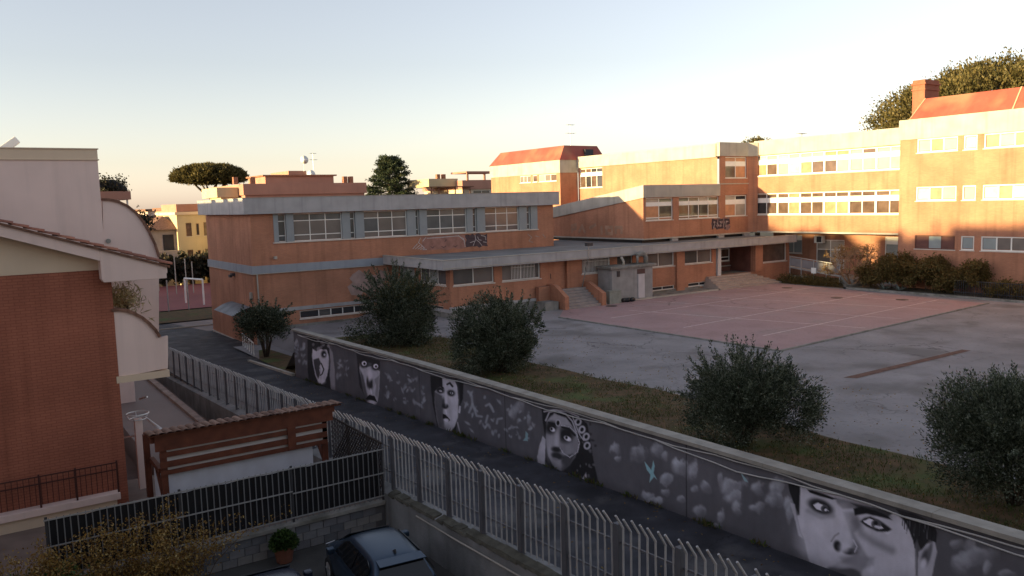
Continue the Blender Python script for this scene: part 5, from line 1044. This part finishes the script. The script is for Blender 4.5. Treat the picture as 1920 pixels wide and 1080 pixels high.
for k, (y0, y1, z1_, lab) in enumerate(((49.9, 52.6, 6.3, 'low link roof between the two hidden houses at left'), (52.65, 56.0, 9.6, 'hidden rendered house beyond the link roof at left'), (56.05, 75.9, 9.55, 'long rendered house farthest along the alley at left'), (76, 112, 4.8, 'unseen low house beside the sports court, added to shade it'))):  # hidden row inferred from its shadows; the low one added to shade the court
    t = thing('row_house', lab, 'house', (-5, y0, -2.6), 'row houses hidden behind the rendered house')
    mb = MB(); mb.box(-12, 4.4, y0, y1, -2.65, z1_); mb.build('walls', STUCCO_P, t); mb = MB(); mb.box(-12.1, 4.5, y0 + .02, y1 - .02, z1_ + .003, z1_ + .1); mb.build('roof', TERRA_D, t)
    if k in (1, 2):
        for yc in ((53.0, 54.6) if k == 1 else (57.5, 60.0, 62.6, 66.0)):
            mb = MB(); mb.box(2.6, 4.0, yc, yc + 1.1, z1_ + .1, z1_ + .42); mb.build('chimney', TERRA, t)
for k, yc in enumerate((58.7, 41.9)):
    mb = MB(); mb.box(2.0, 2.35, yc, yc + .35, 9.6, 10.9); mb.build('chimney', TERRA, h3 if k else t)
for k, (x0, x1, y0, y1, z1_, lab) in enumerate(((-34, -18, -10, 40, 11.5, 'unseen apartment block left of the car park, added to shade the alley'), (-22, 7.0, -16, -1.3, 13.5, 'apartment block from whose balcony the view is taken'))):  # first block is unseen, added and stretched to keep low sun off the alley
    t = thing('apartment_block', lab, 'building', (x0, y0, -1.4)); mb = MB(); mb.box(x0, x1, y0, y1, -1.5, z1_); mb.build('walls', STUCCO, t); mb = MB(); mb.box(x0 - .3, x1 + .3, y0 - .3, y1 + .3, z1_ + .003, z1_ + .3); mb.build('roof', TERRA_D, t)
# ------------------------------------------------------------------ vegetation
def leaves(pos, dirs, length, width, mat, name, parent=None, o=(0, 0, 0), seed=0):
    r = np.random.default_rng(seed); n = len(pos); d = dirs / (np.linalg.norm(dirs, axis=1, keepdims=True) + 1e-9)
    u = r.normal(size=(n, 3)); s = np.cross(d, u); s /= (np.linalg.norm(s, axis=1, keepdims=True) + 1e-9)
    L = (length * r.uniform(.6, 1.3, n))[:, None]; W = (width * r.uniform(.7, 1.3, n))[:, None]
    p = pos - np.array(o); q = np.cross(d, s) * L * .12
    v_ = np.stack([p, p + d * L * .5 + s * W + q, p + d * L, p + d * L * .5 - s * W + q], 1).reshape(-1, 3)
    me = bpy.data.meshes.new(name); me.vertices.add(4 * n); me.vertices.foreach_set('co', v_.astype(np.float32).ravel())
    me.loops.add(4 * n); me.loops.foreach_set('vertex_index', np.arange(4 * n, dtype=np.int32)); me.polygons.add(n)
    me.polygons.foreach_set('loop_start', np.arange(0, 4 * n, 4, dtype=np.int32)); me.polygons.foreach_set('loop_total', np.full(n, 4, np.int32)); me.update(calc_edges=True)
    me.materials.append(mat); return link(name, me, parent)
OLIVE = leafmat('olive_leaf', [(.018, .025, .014), (.042, .054, .031), (.085, .10, .062), (.20, .22, .165)])
OLIVE_Y = leafmat('olive_leaf_dry', [(.03, .035, .014), (.06, .065, .02), (.11, .095, .03), (.16, .13, .05)])
PINE = leafmat('pine_needle', [(.045, .040, .014), (.075, .065, .022), (.11, .085, .03), (.15, .115, .045)])
CEDAR = leafmat('cedar_needle', [(.016, .026, .016), (.03, .045, .026), (.05, .065, .035), (.085, .085, .04)])
HEDGE = leafmat('hedge_leaf', [(.055, .05, .016), (.09, .07, .022), (.125, .078, .028), (.15, .12, .04)])
AUTUMN = leafmat('autumn_leaf', [(.12, .06, .018), (.22, .125, .03), (.29, .19, .05), (.15, .08, .03), (.42, .32, .13)])
GREEN = leafmat('green_leaf', [(.018, .035, .010), (.03, .06, .016), (.05, .09, .022), (.07, .11, .03)])
DKHEDGE = leafmat('dark_hedge_leaf', [(.012, .014, .010), (.022, .024, .014), (.04, .035, .022), (.06, .045, .03)])
GRASSM = leafmat('grass_blade', [(.035, .06, .014), (.055, .08, .02), (.095, .075, .03), (.08, .06, .025), (.05, .085, .02)], .8, .1)
BARK = M('bark', (.075, .055, .04), .95, .3, 6, 0, .6, 25)
def rsph(r, n): v_ = r.normal(size=(n, 3)); return v_ / np.linalg.norm(v_, axis=1, keepdims=True)
def bush(label, base, R, H, n, mat, seed, leaf=(.10, .017), shoots=30, name='olive_bush', cat='bush', group='olive bushes on the lawn', skirt=0.0, lobes=18):
    r = np.random.default_rng(seed); t = thing(name, label, cat, base, group); b = np.array(base, float)
    nc = 420; u = rsph(r, nc); lob = rsph(r, lobes); amp = .66 + .40 * np.max(np.clip(u @ lob.T, 0, 1) ** 10 * r.uniform(.5, 1, lobes), axis=1)
    rad = r.uniform(.25, 1.0, nc) ** .38 * amp; hz = H * (1 - skirt) / 2; c0 = b + np.array([0, 0, H * skirt + hz])
    wide = 1.08 - .16 * np.clip(u[:, 2], 0, 1) + .12 * np.clip(-u[:, 2], 0, 1)      # a little broader low down
    nsb = 6; so_ = r.normal(size=(nsb, 3)) * np.array([.30, .30, .16]); so_[0] = 0; ss_ = r.uniform(.55, .85, nsb); ss_[0] = .88; sb_ = r.integers(0, nsb, nc); rad = rad * ss_[sb_]; sof = so_[sb_] * np.array([R[0], R[1], H])
    c = c0 + sof + np.stack([u[:, 0] * R[0] * rad * wide, u[:, 1] * R[1] * rad * wide, u[:, 2] * hz * rad], 1); c[:, 2] = np.maximum(c[:, 2], b[2] + H * skirt + .15)
    k = r.integers(0, nc, n); pos = c[k] + r.normal(size=(n, 3)) * .085 * R[0]; out = pos - (c0 - np.array([0, 0, hz * .5])); out /= np.linalg.norm(out, axis=1, keepdims=True)
    dr_ = out * .9 + r.normal(size=(n, 3)) * .55 + np.array([0, 0, .25]); pos[:, 2] = np.maximum(pos[:, 2], b[2] + .04)
    P, D = [pos], [dr_]
    for _ in range(shoots):
        a = rsph(r, 1)[0]; a[2] = abs(a[2]) * .9 + .15; a /= np.linalg.norm(a); s0 = c0 + a * np.array([R[0], R[1], hz]) * .82; d = a * np.array([.6, .6, 1]) + r.normal(size=3) * .2; d /= np.linalg.norm(d)
        l = r.uniform(.3, 1.0) * R[0] * .55; m_ = 52; tt_ = r.random(m_); P.append(s0 + d * (tt_ * l)[:, None] + r.normal(size=(m_, 3)) * .022); D.append(d + r.normal(size=(m_, 3)) * .5)
    leaves(np.concatenate(P), np.concatenate(D), leaf[0], leaf[1], mat, 'foliage', t, base, seed)
    m_ = MB()
    for q in range(9):
        a = q * .7 + r.uniform(0, .5); e = b + np.array([math.cos(a) * R[0] * .5, math.sin(a) * R[1] * .5, H * r.uniform(.45, .8)]); mid = b + (e - b) * .45 + np.array([0, 0, H * .12])
        m_.tube([tuple(b + np.array([.08 * math.cos(a), .08 * math.sin(a), -.05])), tuple(mid), tuple(e)], [.06, .04, .012], 6)
    m_.build('trunk', BARK, t, smooth=True); return t
def place(px_, py_, x): v_ = at(px_, py_, x=x); return (v_.x, v_.y)
bush('yellowing olive bush nearest the gymnasium wall on the lawn', (20.9, 42.6, -.1), (2.3, 2.3), 4.3, 42000, OLIVE, 11, (.15, .026), 110)
x, y = 20.6, 42.6
r = np.random.default_rng(3); nn = 2600; pos = np.stack([x + .5 + r.normal(size=nn) * .75, y - .4 + r.normal(size=nn) * .75, 3.1 + r.normal(size=nn) * .42], 1)
leaves(pos, r.normal(size=(nn, 3)) + np.array([0, 0, 1.2]), .13, .02, OLIVE_Y, 'dry_shoots', bpy.data.objects['olive_bush'], (20.6, 42.6, 0), 5)
bush('dark olive bush on the lawn in front of the entrance steps', (20.7, 31.3, -.05), (1.95, 1.95), 3.5, 42000, OLIVE, 12, (.13, .021), 120)
bush('tall olive bush at the centre right of the lawn', (20.3, 16.9, -.05), (1.85, 1.85), 3.0, 52000, OLIVE, 13, (.10, .016), 170)
bush('large olive bush cut by the right edge of the picture', (21.5, 9.3, -.05), (1.95, 1.95), 3.15, 56000, OLIVE, 14, (.095, .015), 170)
bush('small olive tree on the verge beside the gymnasium railing', (16.0, 52.3, -1.6), (1.85, 1.6), 3.3, 17000, OLIVE, 15, (.16, .028), 25, skirt=.28, group='olive bushes on the lawn', name='olive_tree', cat='tree')
# white railing by the gymnasium
wr = thing('white_railing', 'short white railing at the foot of the gymnasium corner', 'railing', (15.8, 56, -1.75))
for k in range(6):
    y = 53.5 + .9 * k; xx = 15.55 + .13 * (y - 53.5); m_ = MB(); m_.box(xx - .025, xx + .025, y - .025, y + .025, -1.8, -.75); m_.build('baluster', WHITEP, wr)
m_ = MB(); m_.beam((15.5, 53.3, -.78), (16.15, 58.1, -.78), .07, .07); m_.build('rail', WHITEP, wr); m_ = MB(); m_.beam((15.45, 52.6, -1.78), (16.2, 58.3, -1.88), .18, .16); m_.build('footing', CONC_L, wr)
# hedge before the right block
def hedge(label, x0, x1, y0, y1, z0, hfun, n, mat, seed, leaf, name='hedge', group=None):
    r = np.random.default_rng(seed); t = thing(name, label, 'hedge', ((x0 + x1) / 2, (y0 + y1) / 2, z0), group); pos = []
    nc = max(30, int((y1 - y0) * (x1 - x0) * 9)); cy = r.uniform(y0, y1, nc); cx = r.uniform(x0, x1, nc); ch_ = np.array([hfun(q) for q in cy]); cz = z0 + ch_ * r.uniform(.15, 1, nc) ** .6
    k = r.integers(0, nc, n); pos = np.stack([cx[k], cy[k], cz[k]], 1) + r.normal(size=(n, 3)) * .2; pos[:, 2] = np.maximum(pos[:, 2], z0 + .03)
    leaves(pos, r.normal(size=(n, 3)) + np.array([-.3, 0, .7]), *leaf, mat, 'foliage', t, t.location, seed)
    m_ = MB()
    for q in range(10):
        y = y0 + (y1 - y0) * (q + .5) / 10; m_.tube([((x0 + x1) / 2, y, z0 - .05), ((x0 + x1) / 2 + .1, y + .1, z0 + hfun(y) * .8)], [.04, .015], 5)
    m_.build('stems', BARK, t); return t
hedge('brownish green hedge along the foot of the right-hand school block', 61.4, 63.9, 30.0, 39.3, .1, lambda y: 2.1 + .4 * math.sin(y * 2.1) + .4 * math.sin(y * .9 + 1), 40000, HEDGE, 21, (.16, .05))
hedge('thin shrubs at the right end of the school hedge', 61.4, 63.2, 26.8, 29.6, .1, lambda y: .9 + .3 * math.sin(y * 3), 4500, HEDGE, 22, (.16, .05), 'shrub_row')
hedge('low weeds growing beneath the access ramp', 61.4, 62.4, 41.3, 47.5, .03, lambda y: .45 + .15 * math.sin(y * 3), 4500, HEDGE, 23, (.14, .03), 'weeds')
hedge('dark dry hedge behind the far red sports court', 4, 40, 112, 116, -2, lambda y: 3.3 + .7 * math.sin(y * 5), 16000, DKHEDGE, 24, (.7, .2), 'tall_hedge')
hedge('green roof-terrace plants on the far orange parapet house', 6.0, 7.0, 44.3, 45.6, 9.05, lambda y: .35 + .1 * math.sin(y * 4), 1500, DKHEDGE, 25, (.12, .04), 'terrace_plants')
v = at(258, 392, y=36.5); hedge('balcony plants behind the curved wall of the rendered house', v.x - .25, v.x + .35, 36.0, 37.0, v.z - .9, lambda y: .45, 1500, DKHEDGE, 26, (.1, .035), 'balcony_plants')
hedge('pale grasses on the balcony of the brick house', 4.0, 4.6, 28.5, 30.5, 4.4, lambda y: .9, 900, leafmat('pale_grass', [(.25, .2, .1), (.4, .33, .18)]), 27, (.3, .02), 'balcony_grasses')
# bare tree by the ramp, with a few leaves
bt_ = thing('bare_tree', 'small bare branching tree between the ramp and the hedge', 'tree', (63.0, 40.6, .1)); r = np.random.default_rng(31); m_ = MB(); tips = []
def branch(p, d, l, rad, dep):
    e = p + d * l; m_.tube([tuple(p), tuple(p + d * l * .5 + r.normal(size=3) * l * .05), tuple(e)], [rad, rad * .85, rad * .72], 5, cap=dep == 0)
    if dep == 0: tips.append(e); return
    for _ in range(3 if dep > 1 else 4):
        q = d + r.normal(size=3) * .55; q[2] = max(q[2], -.05) + .12; q /= np.linalg.norm(q); branch(e, q, l * r.uniform(.62, .85), rad * .7, dep - 1)
for a in range(4): d = np.array([math.cos(a * 1.6) * .6, math.sin(a * 1.6) * .9, .9]); branch(np.array([62.6, 40.6, .1]), d / np.linalg.norm(d), 1.25, .10, 4)
m_.build('branches', M('pale_bark', (.24, .15, .09), .9, .3, 5), bt_); tp = np.repeat(np.array(tips), 5, 0); tp = tp + r.normal(size=tp.shape) * .12; leaves(tp, r.normal(size=(len(tp), 3)), .12, .035, AUTUMN, 'leaves', bt_, bt_.location, 3)
for k, (x, y, lab) in enumerate(((61.45, 36.9, 'grey green agave at left end of the hedge bed'), (61.4, 35.6, 'grey green agave with pale spiky leaves before the hedge'))):
    t = thing('agave', lab, 'agave', (x, y, .12), 'agaves in the planting bed')
    for q in range(16):
        a = q * 2.399; e = .35 + .5 * (q % 4) / 3; l = .75; c_, s_ = math.cos(a), math.sin(a); p = lambda f, w_, dz=0: (x + c_ * l * f * math.cos(e) - s_ * w_, y + s_ * l * f * math.cos(e) + c_ * w_, .14 + l * f * math.sin(e) - .12 * f * f + dz)
        m_ = MB(); m_.add([p(.02, -.05), p(.02, .05), p(.5, .075), p(.5, -.075), p(.5, 0, -.03), p(1, 0)], [(0, 1, 2, 4), (0, 4, 3), (3, 4, 5), (4, 2, 5)]); m_.build('leaf', M('agave_leaf', (.13, .15, .13), .6, .15), t)
# pines and cedar
def pine(label, c, R, H, trunk_base, n, seed, leaf, mat=PINE, flat=.0, name='stone_pine', limbs=9):
    r = np.random.default_rng(seed); t = thing(name, label, 'tree', trunk_base); c = np.array(c, float)
    nc = 900; u = rsph(r, nc); u[:, 2] = np.where(u[:, 2] < flat, flat + (u[:, 2] - flat) * .25, u[:, 2]); rad = r.uniform(.72, 1.02, nc) * (1 + .05 * np.sin(u[:, 0] * 9) * np.sin(u[:, 1] * 11)); cc = c + u * np.array([R[0], R[1], H]) * rad[:, None]
    k = r.integers(0, nc, n); sp = np.array([R[0], R[1], H * 1.1]) * .052; pos = cc[k] + r.normal(size=(n, 3)) * sp
    leaves(pos, u[k] * .9 + r.normal(size=(n, 3)) * .5 + np.array([0, 0, .6]), *leaf, mat, 'crown', t, trunk_base, seed)
    m_ = MB(); tb_ = np.array(trunk_base, float); fork = np.array([c[0] * .9 + tb_[0] * .1, c[1], c[2] - H * 1.6 if flat > -.15 else c[2] - H * .8]); m_.tube([tuple(tb_), tuple((tb_ + fork) / 2 + np.array([.2, 0, 0])), tuple(fork)], [H * .10 + .15, H * .08 + .12, H * .06 + .1], 8)
    for q in range(limbs):
        a = q * 2.399; e = c + np.array([math.cos(a) * R[0] * .68, math.sin(a) * R[1] * .68, H * .05]); m_.tube([tuple(fork), tuple(fork + (e - fork) * .5 + np.array([0, 0, -.05 * H])), tuple(e)], [.26, .18, .06], 5)
    m_.build('trunk', BARK, t, smooth=True); return t
a, b, tp_ = at(325, 348, y=150), at(460, 340, y=150), at(390, 312, y=150)
pine('umbrella-shaped stone pine behind the yellow apartment block', ((a.x + b.x) / 2, 150, 13.7), (6.0, 6.0), 2.2, (37.3, 150, -2), 46000, 41, (.55, .10), flat=-.12)
pine('huge stone pine behind the red mansard roof at right', (92, 43, 14.0), (9, 13.0), 7.1, (92, 43, -2), 150000, 42, (.34, .085), flat=-.2)
pine('dark pine crown top just showing above the wing parapet', (78, 63, 12.4), (2, 2.6), 2.2, (78, 63, -2), 5000, 43, (.3, .06), flat=-.2, name='pine_tree')
t = thing('cedar_tree', 'dark cedar standing between the terracotta block and the pergola building', 'tree', (62.6, 130, -2)); r = np.random.default_rng(44); P, D = [], []
m_ = MB(); m_.tube([(62.6, 130, -2), (62.8, 130, 8), (63.4, 130, 16.3)], [.5, .35, .06], 8)
for k in range(70):
    z = 5.5 + 10.9 * (k / 70) ** .85; f = 1 - ((z - 5.5) / 12.2) ** 1.5; a_ = k * 2.399 + r.uniform(-.3, .3); l = (5.1 * f + .5) * r.uniform(.6, 1.1); d = np.array([math.cos(a_), math.sin(a_), .12]); s0 = np.array([62.6 + (z - 5) * .07, 130, z])
    m_.tube([tuple(s0), tuple(s0 + d * l)], [.09, .03], 4, cap=False); q = 300; tt_ = r.uniform(.25, 1.05, q) ** .8; w_ = .55 * (1 - .4 * tt_)
    P.append(s0 + d * (l * tt_)[:, None] + r.normal(size=(q, 3)) * np.stack([w_, w_, w_ * .35], 1)); D.append(np.tile(d, (q, 1)) + r.normal(size=(q, 3)) * .7)
m_.build('trunk', BARK, t); leaves(np.concatenate(P), np.concatenate(D), .45, .08, CEDAR, 'crown', t, t.location, 4)
# autumn shrub and green hedge at the corner of the car park
t = thing('autumn_shrub', 'straggly shrub with yellow brown autumn leaves before the bar fence', 'shrub', (2.6, 20.5, -1.4)); r = np.random.default_rng(51); m_ = MB(); P, D = [], []
for k in range(125):
    x0 = r.uniform(.2, 4.3); p0 = np.array([x0, 20.5 + r.uniform(-.35, .35), -1.4]); h = r.uniform(1.0, 2.15) * (1.1 if k % 11 == 0 else 1) * (1.0 if x0 < 3.6 else .9); bend = r.normal(size=2) * .45
    pts = [p0, p0 + np.array([bend[0] * .3, bend[1] * .2, h * .45]), p0 + np.array([bend[0] * .8, bend[1] * .4 - .1, h * .85]), p0 + np.array([bend[0] * 1.5 + .12, bend[1] * .6 - .2, h])]
    m_.tube([tuple(p) for p in pts], [.011, .008, .006, .003], 4, cap=False)
    for i in range(3):
        q = int(24 + 34 * (i > 0)); tt_ = r.random(q); P.append(pts[i] + (pts[i + 1] - pts[i]) * tt_[:, None] + r.normal(size=(q, 3)) * .09); D.append(r.normal(size=(q, 3)) + np.array([0, 0, -.3]))
m_.build('twigs', M('twig_brown', (.085, .05, .03), .9, .3, 5), t); leaves(np.concatenate(P), np.concatenate(D), .062, .021, AUTUMN, 'foliage', t, t.location, 6)
hedge('green leafy hedge in the bottom left corner of the car park', -1.2, 1.5, 19.6, 20.5, -1.4, lambda y: 1.25, 9000, GREEN, 52, (.07, .025), 'green_hedge')
# potted plant
pt_ = thing('potted_plant', 'leafy green plant in a terracotta pot against the block wall', 'potted plant', (6.5, 20.75, -1.4))
mb = MB(); mb.lathe((6.5, 20.75, -1.4), [(.15, 0), (.20, .02), (.27, .38), (.30, .39), (.30, .46), (.26, .46), (.25, .40)], 20); mb.build('pot', M('pot_clay', (.17, .07, .045), .85, .15, 4), pt_, smooth=False)
r = np.random.default_rng(53); nn = 2600; u = rsph(r, nn); u[:, 2] = np.abs(u[:, 2]); pos = np.array([6.5, 20.72, -.95]) + u * np.array([.36, .30, .42]) * r.uniform(.4, 1, nn)[:, None]
leaves(pos, u + r.normal(size=(nn, 3)) * .5, .09, .03, GREEN, 'foliage', pt_, pt_.location, 7); m_ = MB(); [m_.tube([(6.5, 20.75, -1.0), (6.5 + .15 * math.cos(k), 20.75 + .15 * math.sin(k), -.7)], .01, 5) for k in range(6)]; m_.build('stems', BARK, pt_)
# grass blades
r = np.random.default_rng(61); nn = 60000; gy = 4 + (r.random(nn) ** 1.1) * 44; gx = 15.6 + r.random(nn) * (np.array([lawn_edge(q) for q in gy]) - 15.7); keep = fbm(gx * .7, gy * .7, 5) + r.normal(size=nn) * .12 > .47
gx, gy = gx[keep], gy[keep]; gz = np.array([yard_z(p, q) for p, q in zip(gx, gy)]) + .02
g = leaves(np.stack([gx, gy, gz], 1), r.normal(size=(len(gx), 3)) * .45 + np.array([0, 0, 1]), .13, .012, GRASSM, 'grass_blades', None, (0, 0, 0), 8); tag(g, 'short patchy green and brown grass on the lawn strip', 'grass', kind='stuff')

# weeds along the foot of the walls and the kerbs
r = np.random.default_rng(71); P = []
for (x0, spread, ya, yb_, zf, n_) in ((15.12, .05, 6, 44, alley_z, 900), (10.2, .07, 4, 50, alley_z, 700), (9.66, .05, 3, 21, lambda q: -1.4, 260), (23.45, .12, 5, 44, lambda q: .0, 900)):
    cy = r.uniform(ya, yb_, max(8, n_ // 26)); k = r.integers(0, len(cy), n_); y = cy[k] + r.normal(size=n_) * .16; x = (np.array([lawn_edge(q) for q in y]) + .1 if x0 > 20 else x0) + r.normal(size=n_) * spread; P.append(np.stack([x, y, np.array([zf(q) for q in y])], 1))
P = np.concatenate(P); g = leaves(P, r.normal(size=P.shape) * .6 + np.array([0, 0, 1]), .17, .016, GRASSM, 'wall_foot_weeds', None, (0, 0, 0), 9); tag(g, 'small weeds sprouting along the wall foot and lawn edge', 'weeds', kind='stuff')
# fallen leaves and scraps on the ground
nn = 2200; x = r.uniform(10.3, 15.0, nn); y = r.uniform(4, 46, nn); z = np.array([alley_z(q) for q in y]) + .055 - np.abs(x - 12.5) * .02; x2 = r.uniform(16, 30, nn); y2 = r.uniform(6, 44, nn)
P = np.concatenate([np.stack([x, y, z], 1)[::3], np.stack([x2, y2, np.full(nn, .085)], 1)]); D = r.normal(size=P.shape) * np.array([1, 1, .15]); g = leaves(P, D, .07, .02, AUTUMN, 'fallen_leaves', None, (0, 0, 0), 10); tag(g, 'scattered dry leaves on the alley, lawn and yard', 'leaves', kind='stuff')

# ------------------------------------------------------------------ cars
def make_car(name, label, loc, rot, paint):
    t = thing(name, label, 'car', loc); t.rotation_euler = (0, 0, rot)
    def loft(st_, ring, nm, mat, sub=2):
        me = bpy.data.meshes.new(nm); vs_, fs = [], []; m = None
        for s in st_:
            rg_ = ring(*s); m = len(rg_); vs_ += rg_
        for i in range(len(st_) - 1):
            for j in range(m - 1): fs.append((i * m + j, i * m + j + 1, (i + 1) * m + j + 1, (i + 1) * m + j))
        fs.append(tuple(reversed(range(m)))); fs.append(tuple((len(st_) - 1) * m + j for j in range(m)))
        me.from_pydata(vs_, [], fs); me.materials.append(mat); me.polygons.foreach_set('use_smooth', [True] * len(me.polygons)); bm = bmesh.new(); bm.from_mesh(me); bmesh.ops.recalc_face_normals(bm, faces=bm.faces); bm.to_mesh(me); bm.free()
        o = bpy.data.objects.new(nm, me); COL.objects.link(o); o.parent = t
        if sub: md = o.modifiers.new('s', 'SUBSURF'); md.levels = md.render_levels = sub
        return o
    def ringb(y, w_, zb, zt): return [(-w_ * .9, y, zb), (-w_ * .98, y, zb + .12), (-w_, y, zb + .32), (-w_ * .97, y, zt - .14), (-w_ * .90, y, zt - .02), (-w_ * .5, y, zt + .015), (w_ * .5, y, zt + .015), (w_ * .90, y, zt - .02), (w_ * .97, y, zt - .14), (w_, y, zb + .32), (w_ * .98, y, zb + .12), (w_ * .9, y, zb)]
    body = loft([(-2.08, .70, .34, .86), (-2.05, .80, .28, .92), (-1.9, .86, .24, .98), (-1.4, .90, .20, 1.0), (-.3, .90, .20, .98), (.8, .90, .20, .96), (1.2, .88, .22, .93), (1.75, .84, .26, .84), (2.05, .72, .30, .70), (2.10, .62, .34, .62)], ringb, 'body', paint)
    def ringc(y, wb, wr, zr): return [(-wb, y, .93), (-wb * .99, y, 1.0), (-(wr + (wb - wr) * .35), y, 1.0 + (zr - 1.0) * .6), (-wr, y, zr - .05), (-wr * .8, y, zr), (-wr * .3, y, zr + .02), (wr * .3, y, zr + .02), (wr * .8, y, zr), (wr, y, zr - .05), ((wr + (wb - wr) * .35), y, 1.0 + (zr - 1.0) * .6), (wb * .99, y, 1.0), (wb, y, .93)]
    cab = loft([(-1.92, .76, .72, 1.03), (-1.80, .79, .66, 1.22), (-1.55, .81, .58, 1.46), (-1.2, .82, .56, 1.51), (-.4, .83, .57, 1.53), (.25, .82, .57, 1.50), (.60, .81, .60, 1.38), (1.05, .79, .68, 1.08), (1.2, .78, .72, 1.0)], ringc, 'cabin', paint)
    def panel(pts, nm, mat, parent=t):
        m_ = MB(); m_.add(pts, [tuple(range(len(pts)))]); me = m_.mesh(nm, mat); o = bpy.data.objects.new(nm, me); COL.objects.link(o); o.parent = parent; md = o.modifiers.new('s', 'SOLIDIFY'); md.thickness = .012; md.offset = 0; return o
    GL = M('car_glass', (.008, .009, .011), .05, .1, spec=.6); LM = M('tail_lamp', (.16, .012, .012), .2, .2, spec=.6); CH = M('car_trim', (.02, .02, .022), .4, .1)
    panel([(-.66, -1.925, 1.04), (.66, -1.925, 1.04), (.52, -1.66, 1.42), (-.52, -1.66, 1.42)], 'rear_window', GL)
    panel([(-.64, 1.10, 1.09), (.64, 1.10, 1.09), (.53, .52, 1.45), (-.53, .52, 1.45)], 'windscreen', GL)
    for s in (-1, 1):
        for k, p in enumerate((((-1.50, 1.03), (-.60, 1.03), (-.60, 1.43), (-1.15, 1.44), (-1.42, 1.36)), ((-.54, 1.03), (.72, 1.02), (.42, 1.32), (.15, 1.42), (-.54, 1.43)))):
            panel([(s * (.845 - (z - 1.0) * .55 + .018), y, z) for y, z in p], 'side_window', GL)
        m_ = MB(); m_.box(s * .88, s * 1.06, .62, .80, .98, 1.12); me = m_.mesh('wing_mirror', paint, bevel=.03); o = bpy.data.objects.new('wing_mirror', me); COL.objects.link(o); o.parent = t
        panel([(s * .50, -2.085, .86), (s * .82, -2.0, .88), (s * .80, -1.96, 1.02), (s * .66, -1.99, 1.02), (s * .52, -2.04, .96)], 'tail_light', LM)
        panel([(s * .45, 2.1, .60), (s * .76, 1.93, .68), (s * .78, 1.85, .76), (s * .50, 2.03, .72)], 'headlight', M('headlamp', (.5, .5, .52), .1, .1, spec=.7))
        for y in (-1.28, 1.28):
            m_ = MB(); pr = [(.20, -.10), (.29, -.11), (.32, -.07), (.32, .07), (.29, .11), (.20, .10)]; m_.lathe((0, 0, 0), pr, 24); m_.v = [(s * .80 + p[2], y + p[0], .32 + p[1]) for p in m_.v]; me = m_.mesh('wheel', M('tyre_rubber', (.015, .015, .016), .85), smooth=True); o = bpy.data.objects.new('wheel', me); COL.objects.link(o); o.parent = t
            m_ = MB(); m_.lathe((0, 0, 0), [(.19, -.102), (.19, .102)], 20)
            for q in range(5): a = q * 1.257; m_.beam((0, 0, .108 * s), (.18 * math.cos(a), .18 * math.sin(a), .108 * s), .05, .02, (0, 0, 1))
            m_.v = [(s * .80 + p[2], y + p[0], .32 + p[1]) for p in m_.v]; me = m_.mesh('rim', METAL_G); o2 = bpy.data.objects.new('rim', me); COL.objects.link(o2); o2.parent = o
    m_ = MB(); m_.hexa([(-.56, -1.78, 1.47), (.56, -1.78, 1.47), (.54, -1.45, 1.50), (-.54, -1.45, 1.50), (-.55, -1.80, 1.50), (.55, -1.80, 1.50), (.53, -1.45, 1.525), (-.53, -1.45, 1.525)]); me = m_.mesh('roof_spoiler', paint, bevel=.01); o = bpy.data.objects.new('roof_spoiler', me); COL.objects.link(o); o.parent = t
    m_ = MB(); m_.prism([(-1.30, 1.52), (-1.12, 1.52), (-1.26, 1.60)], 'x', -.02, .02); me = m_.mesh('roof_aerial', CH); o = bpy.data.objects.new('roof_aerial', me); COL.objects.link(o); o.parent = t
    panel([(-.26, -2.092, .58), (.26, -2.092, .58), (.26, -2.08, .70), (-.26, -2.08, .70)], 'number_plate', WHITEP)
    m_ = MB(); m_.box(-.78, .78, -2.12, -2.02, .34, .46); me = m_.mesh('bumper_trim', CH, bevel=.02); o = bpy.data.objects.new('bumper_trim', me); COL.objects.link(o); o.parent = t
    return t
CARB = M('dark_blue_car_paint', (.030, .052, .085), .28, .04, 1, metal=.55, spec=.6); CARN = M('navy_car_paint', (.02, .025, .045), .25, .04, 1, metal=.3, spec=.6)
make_car('parked_car', 'dark blue hatchback parked beside the retaining wall', (7.78, 17.55, -1.4), math.radians(-6), CARB)
make_car('parked_car', 'navy car cut off by the bottom edge left of the hatchback', (5.0, 16.9, -1.42), math.radians(-4), CARN)
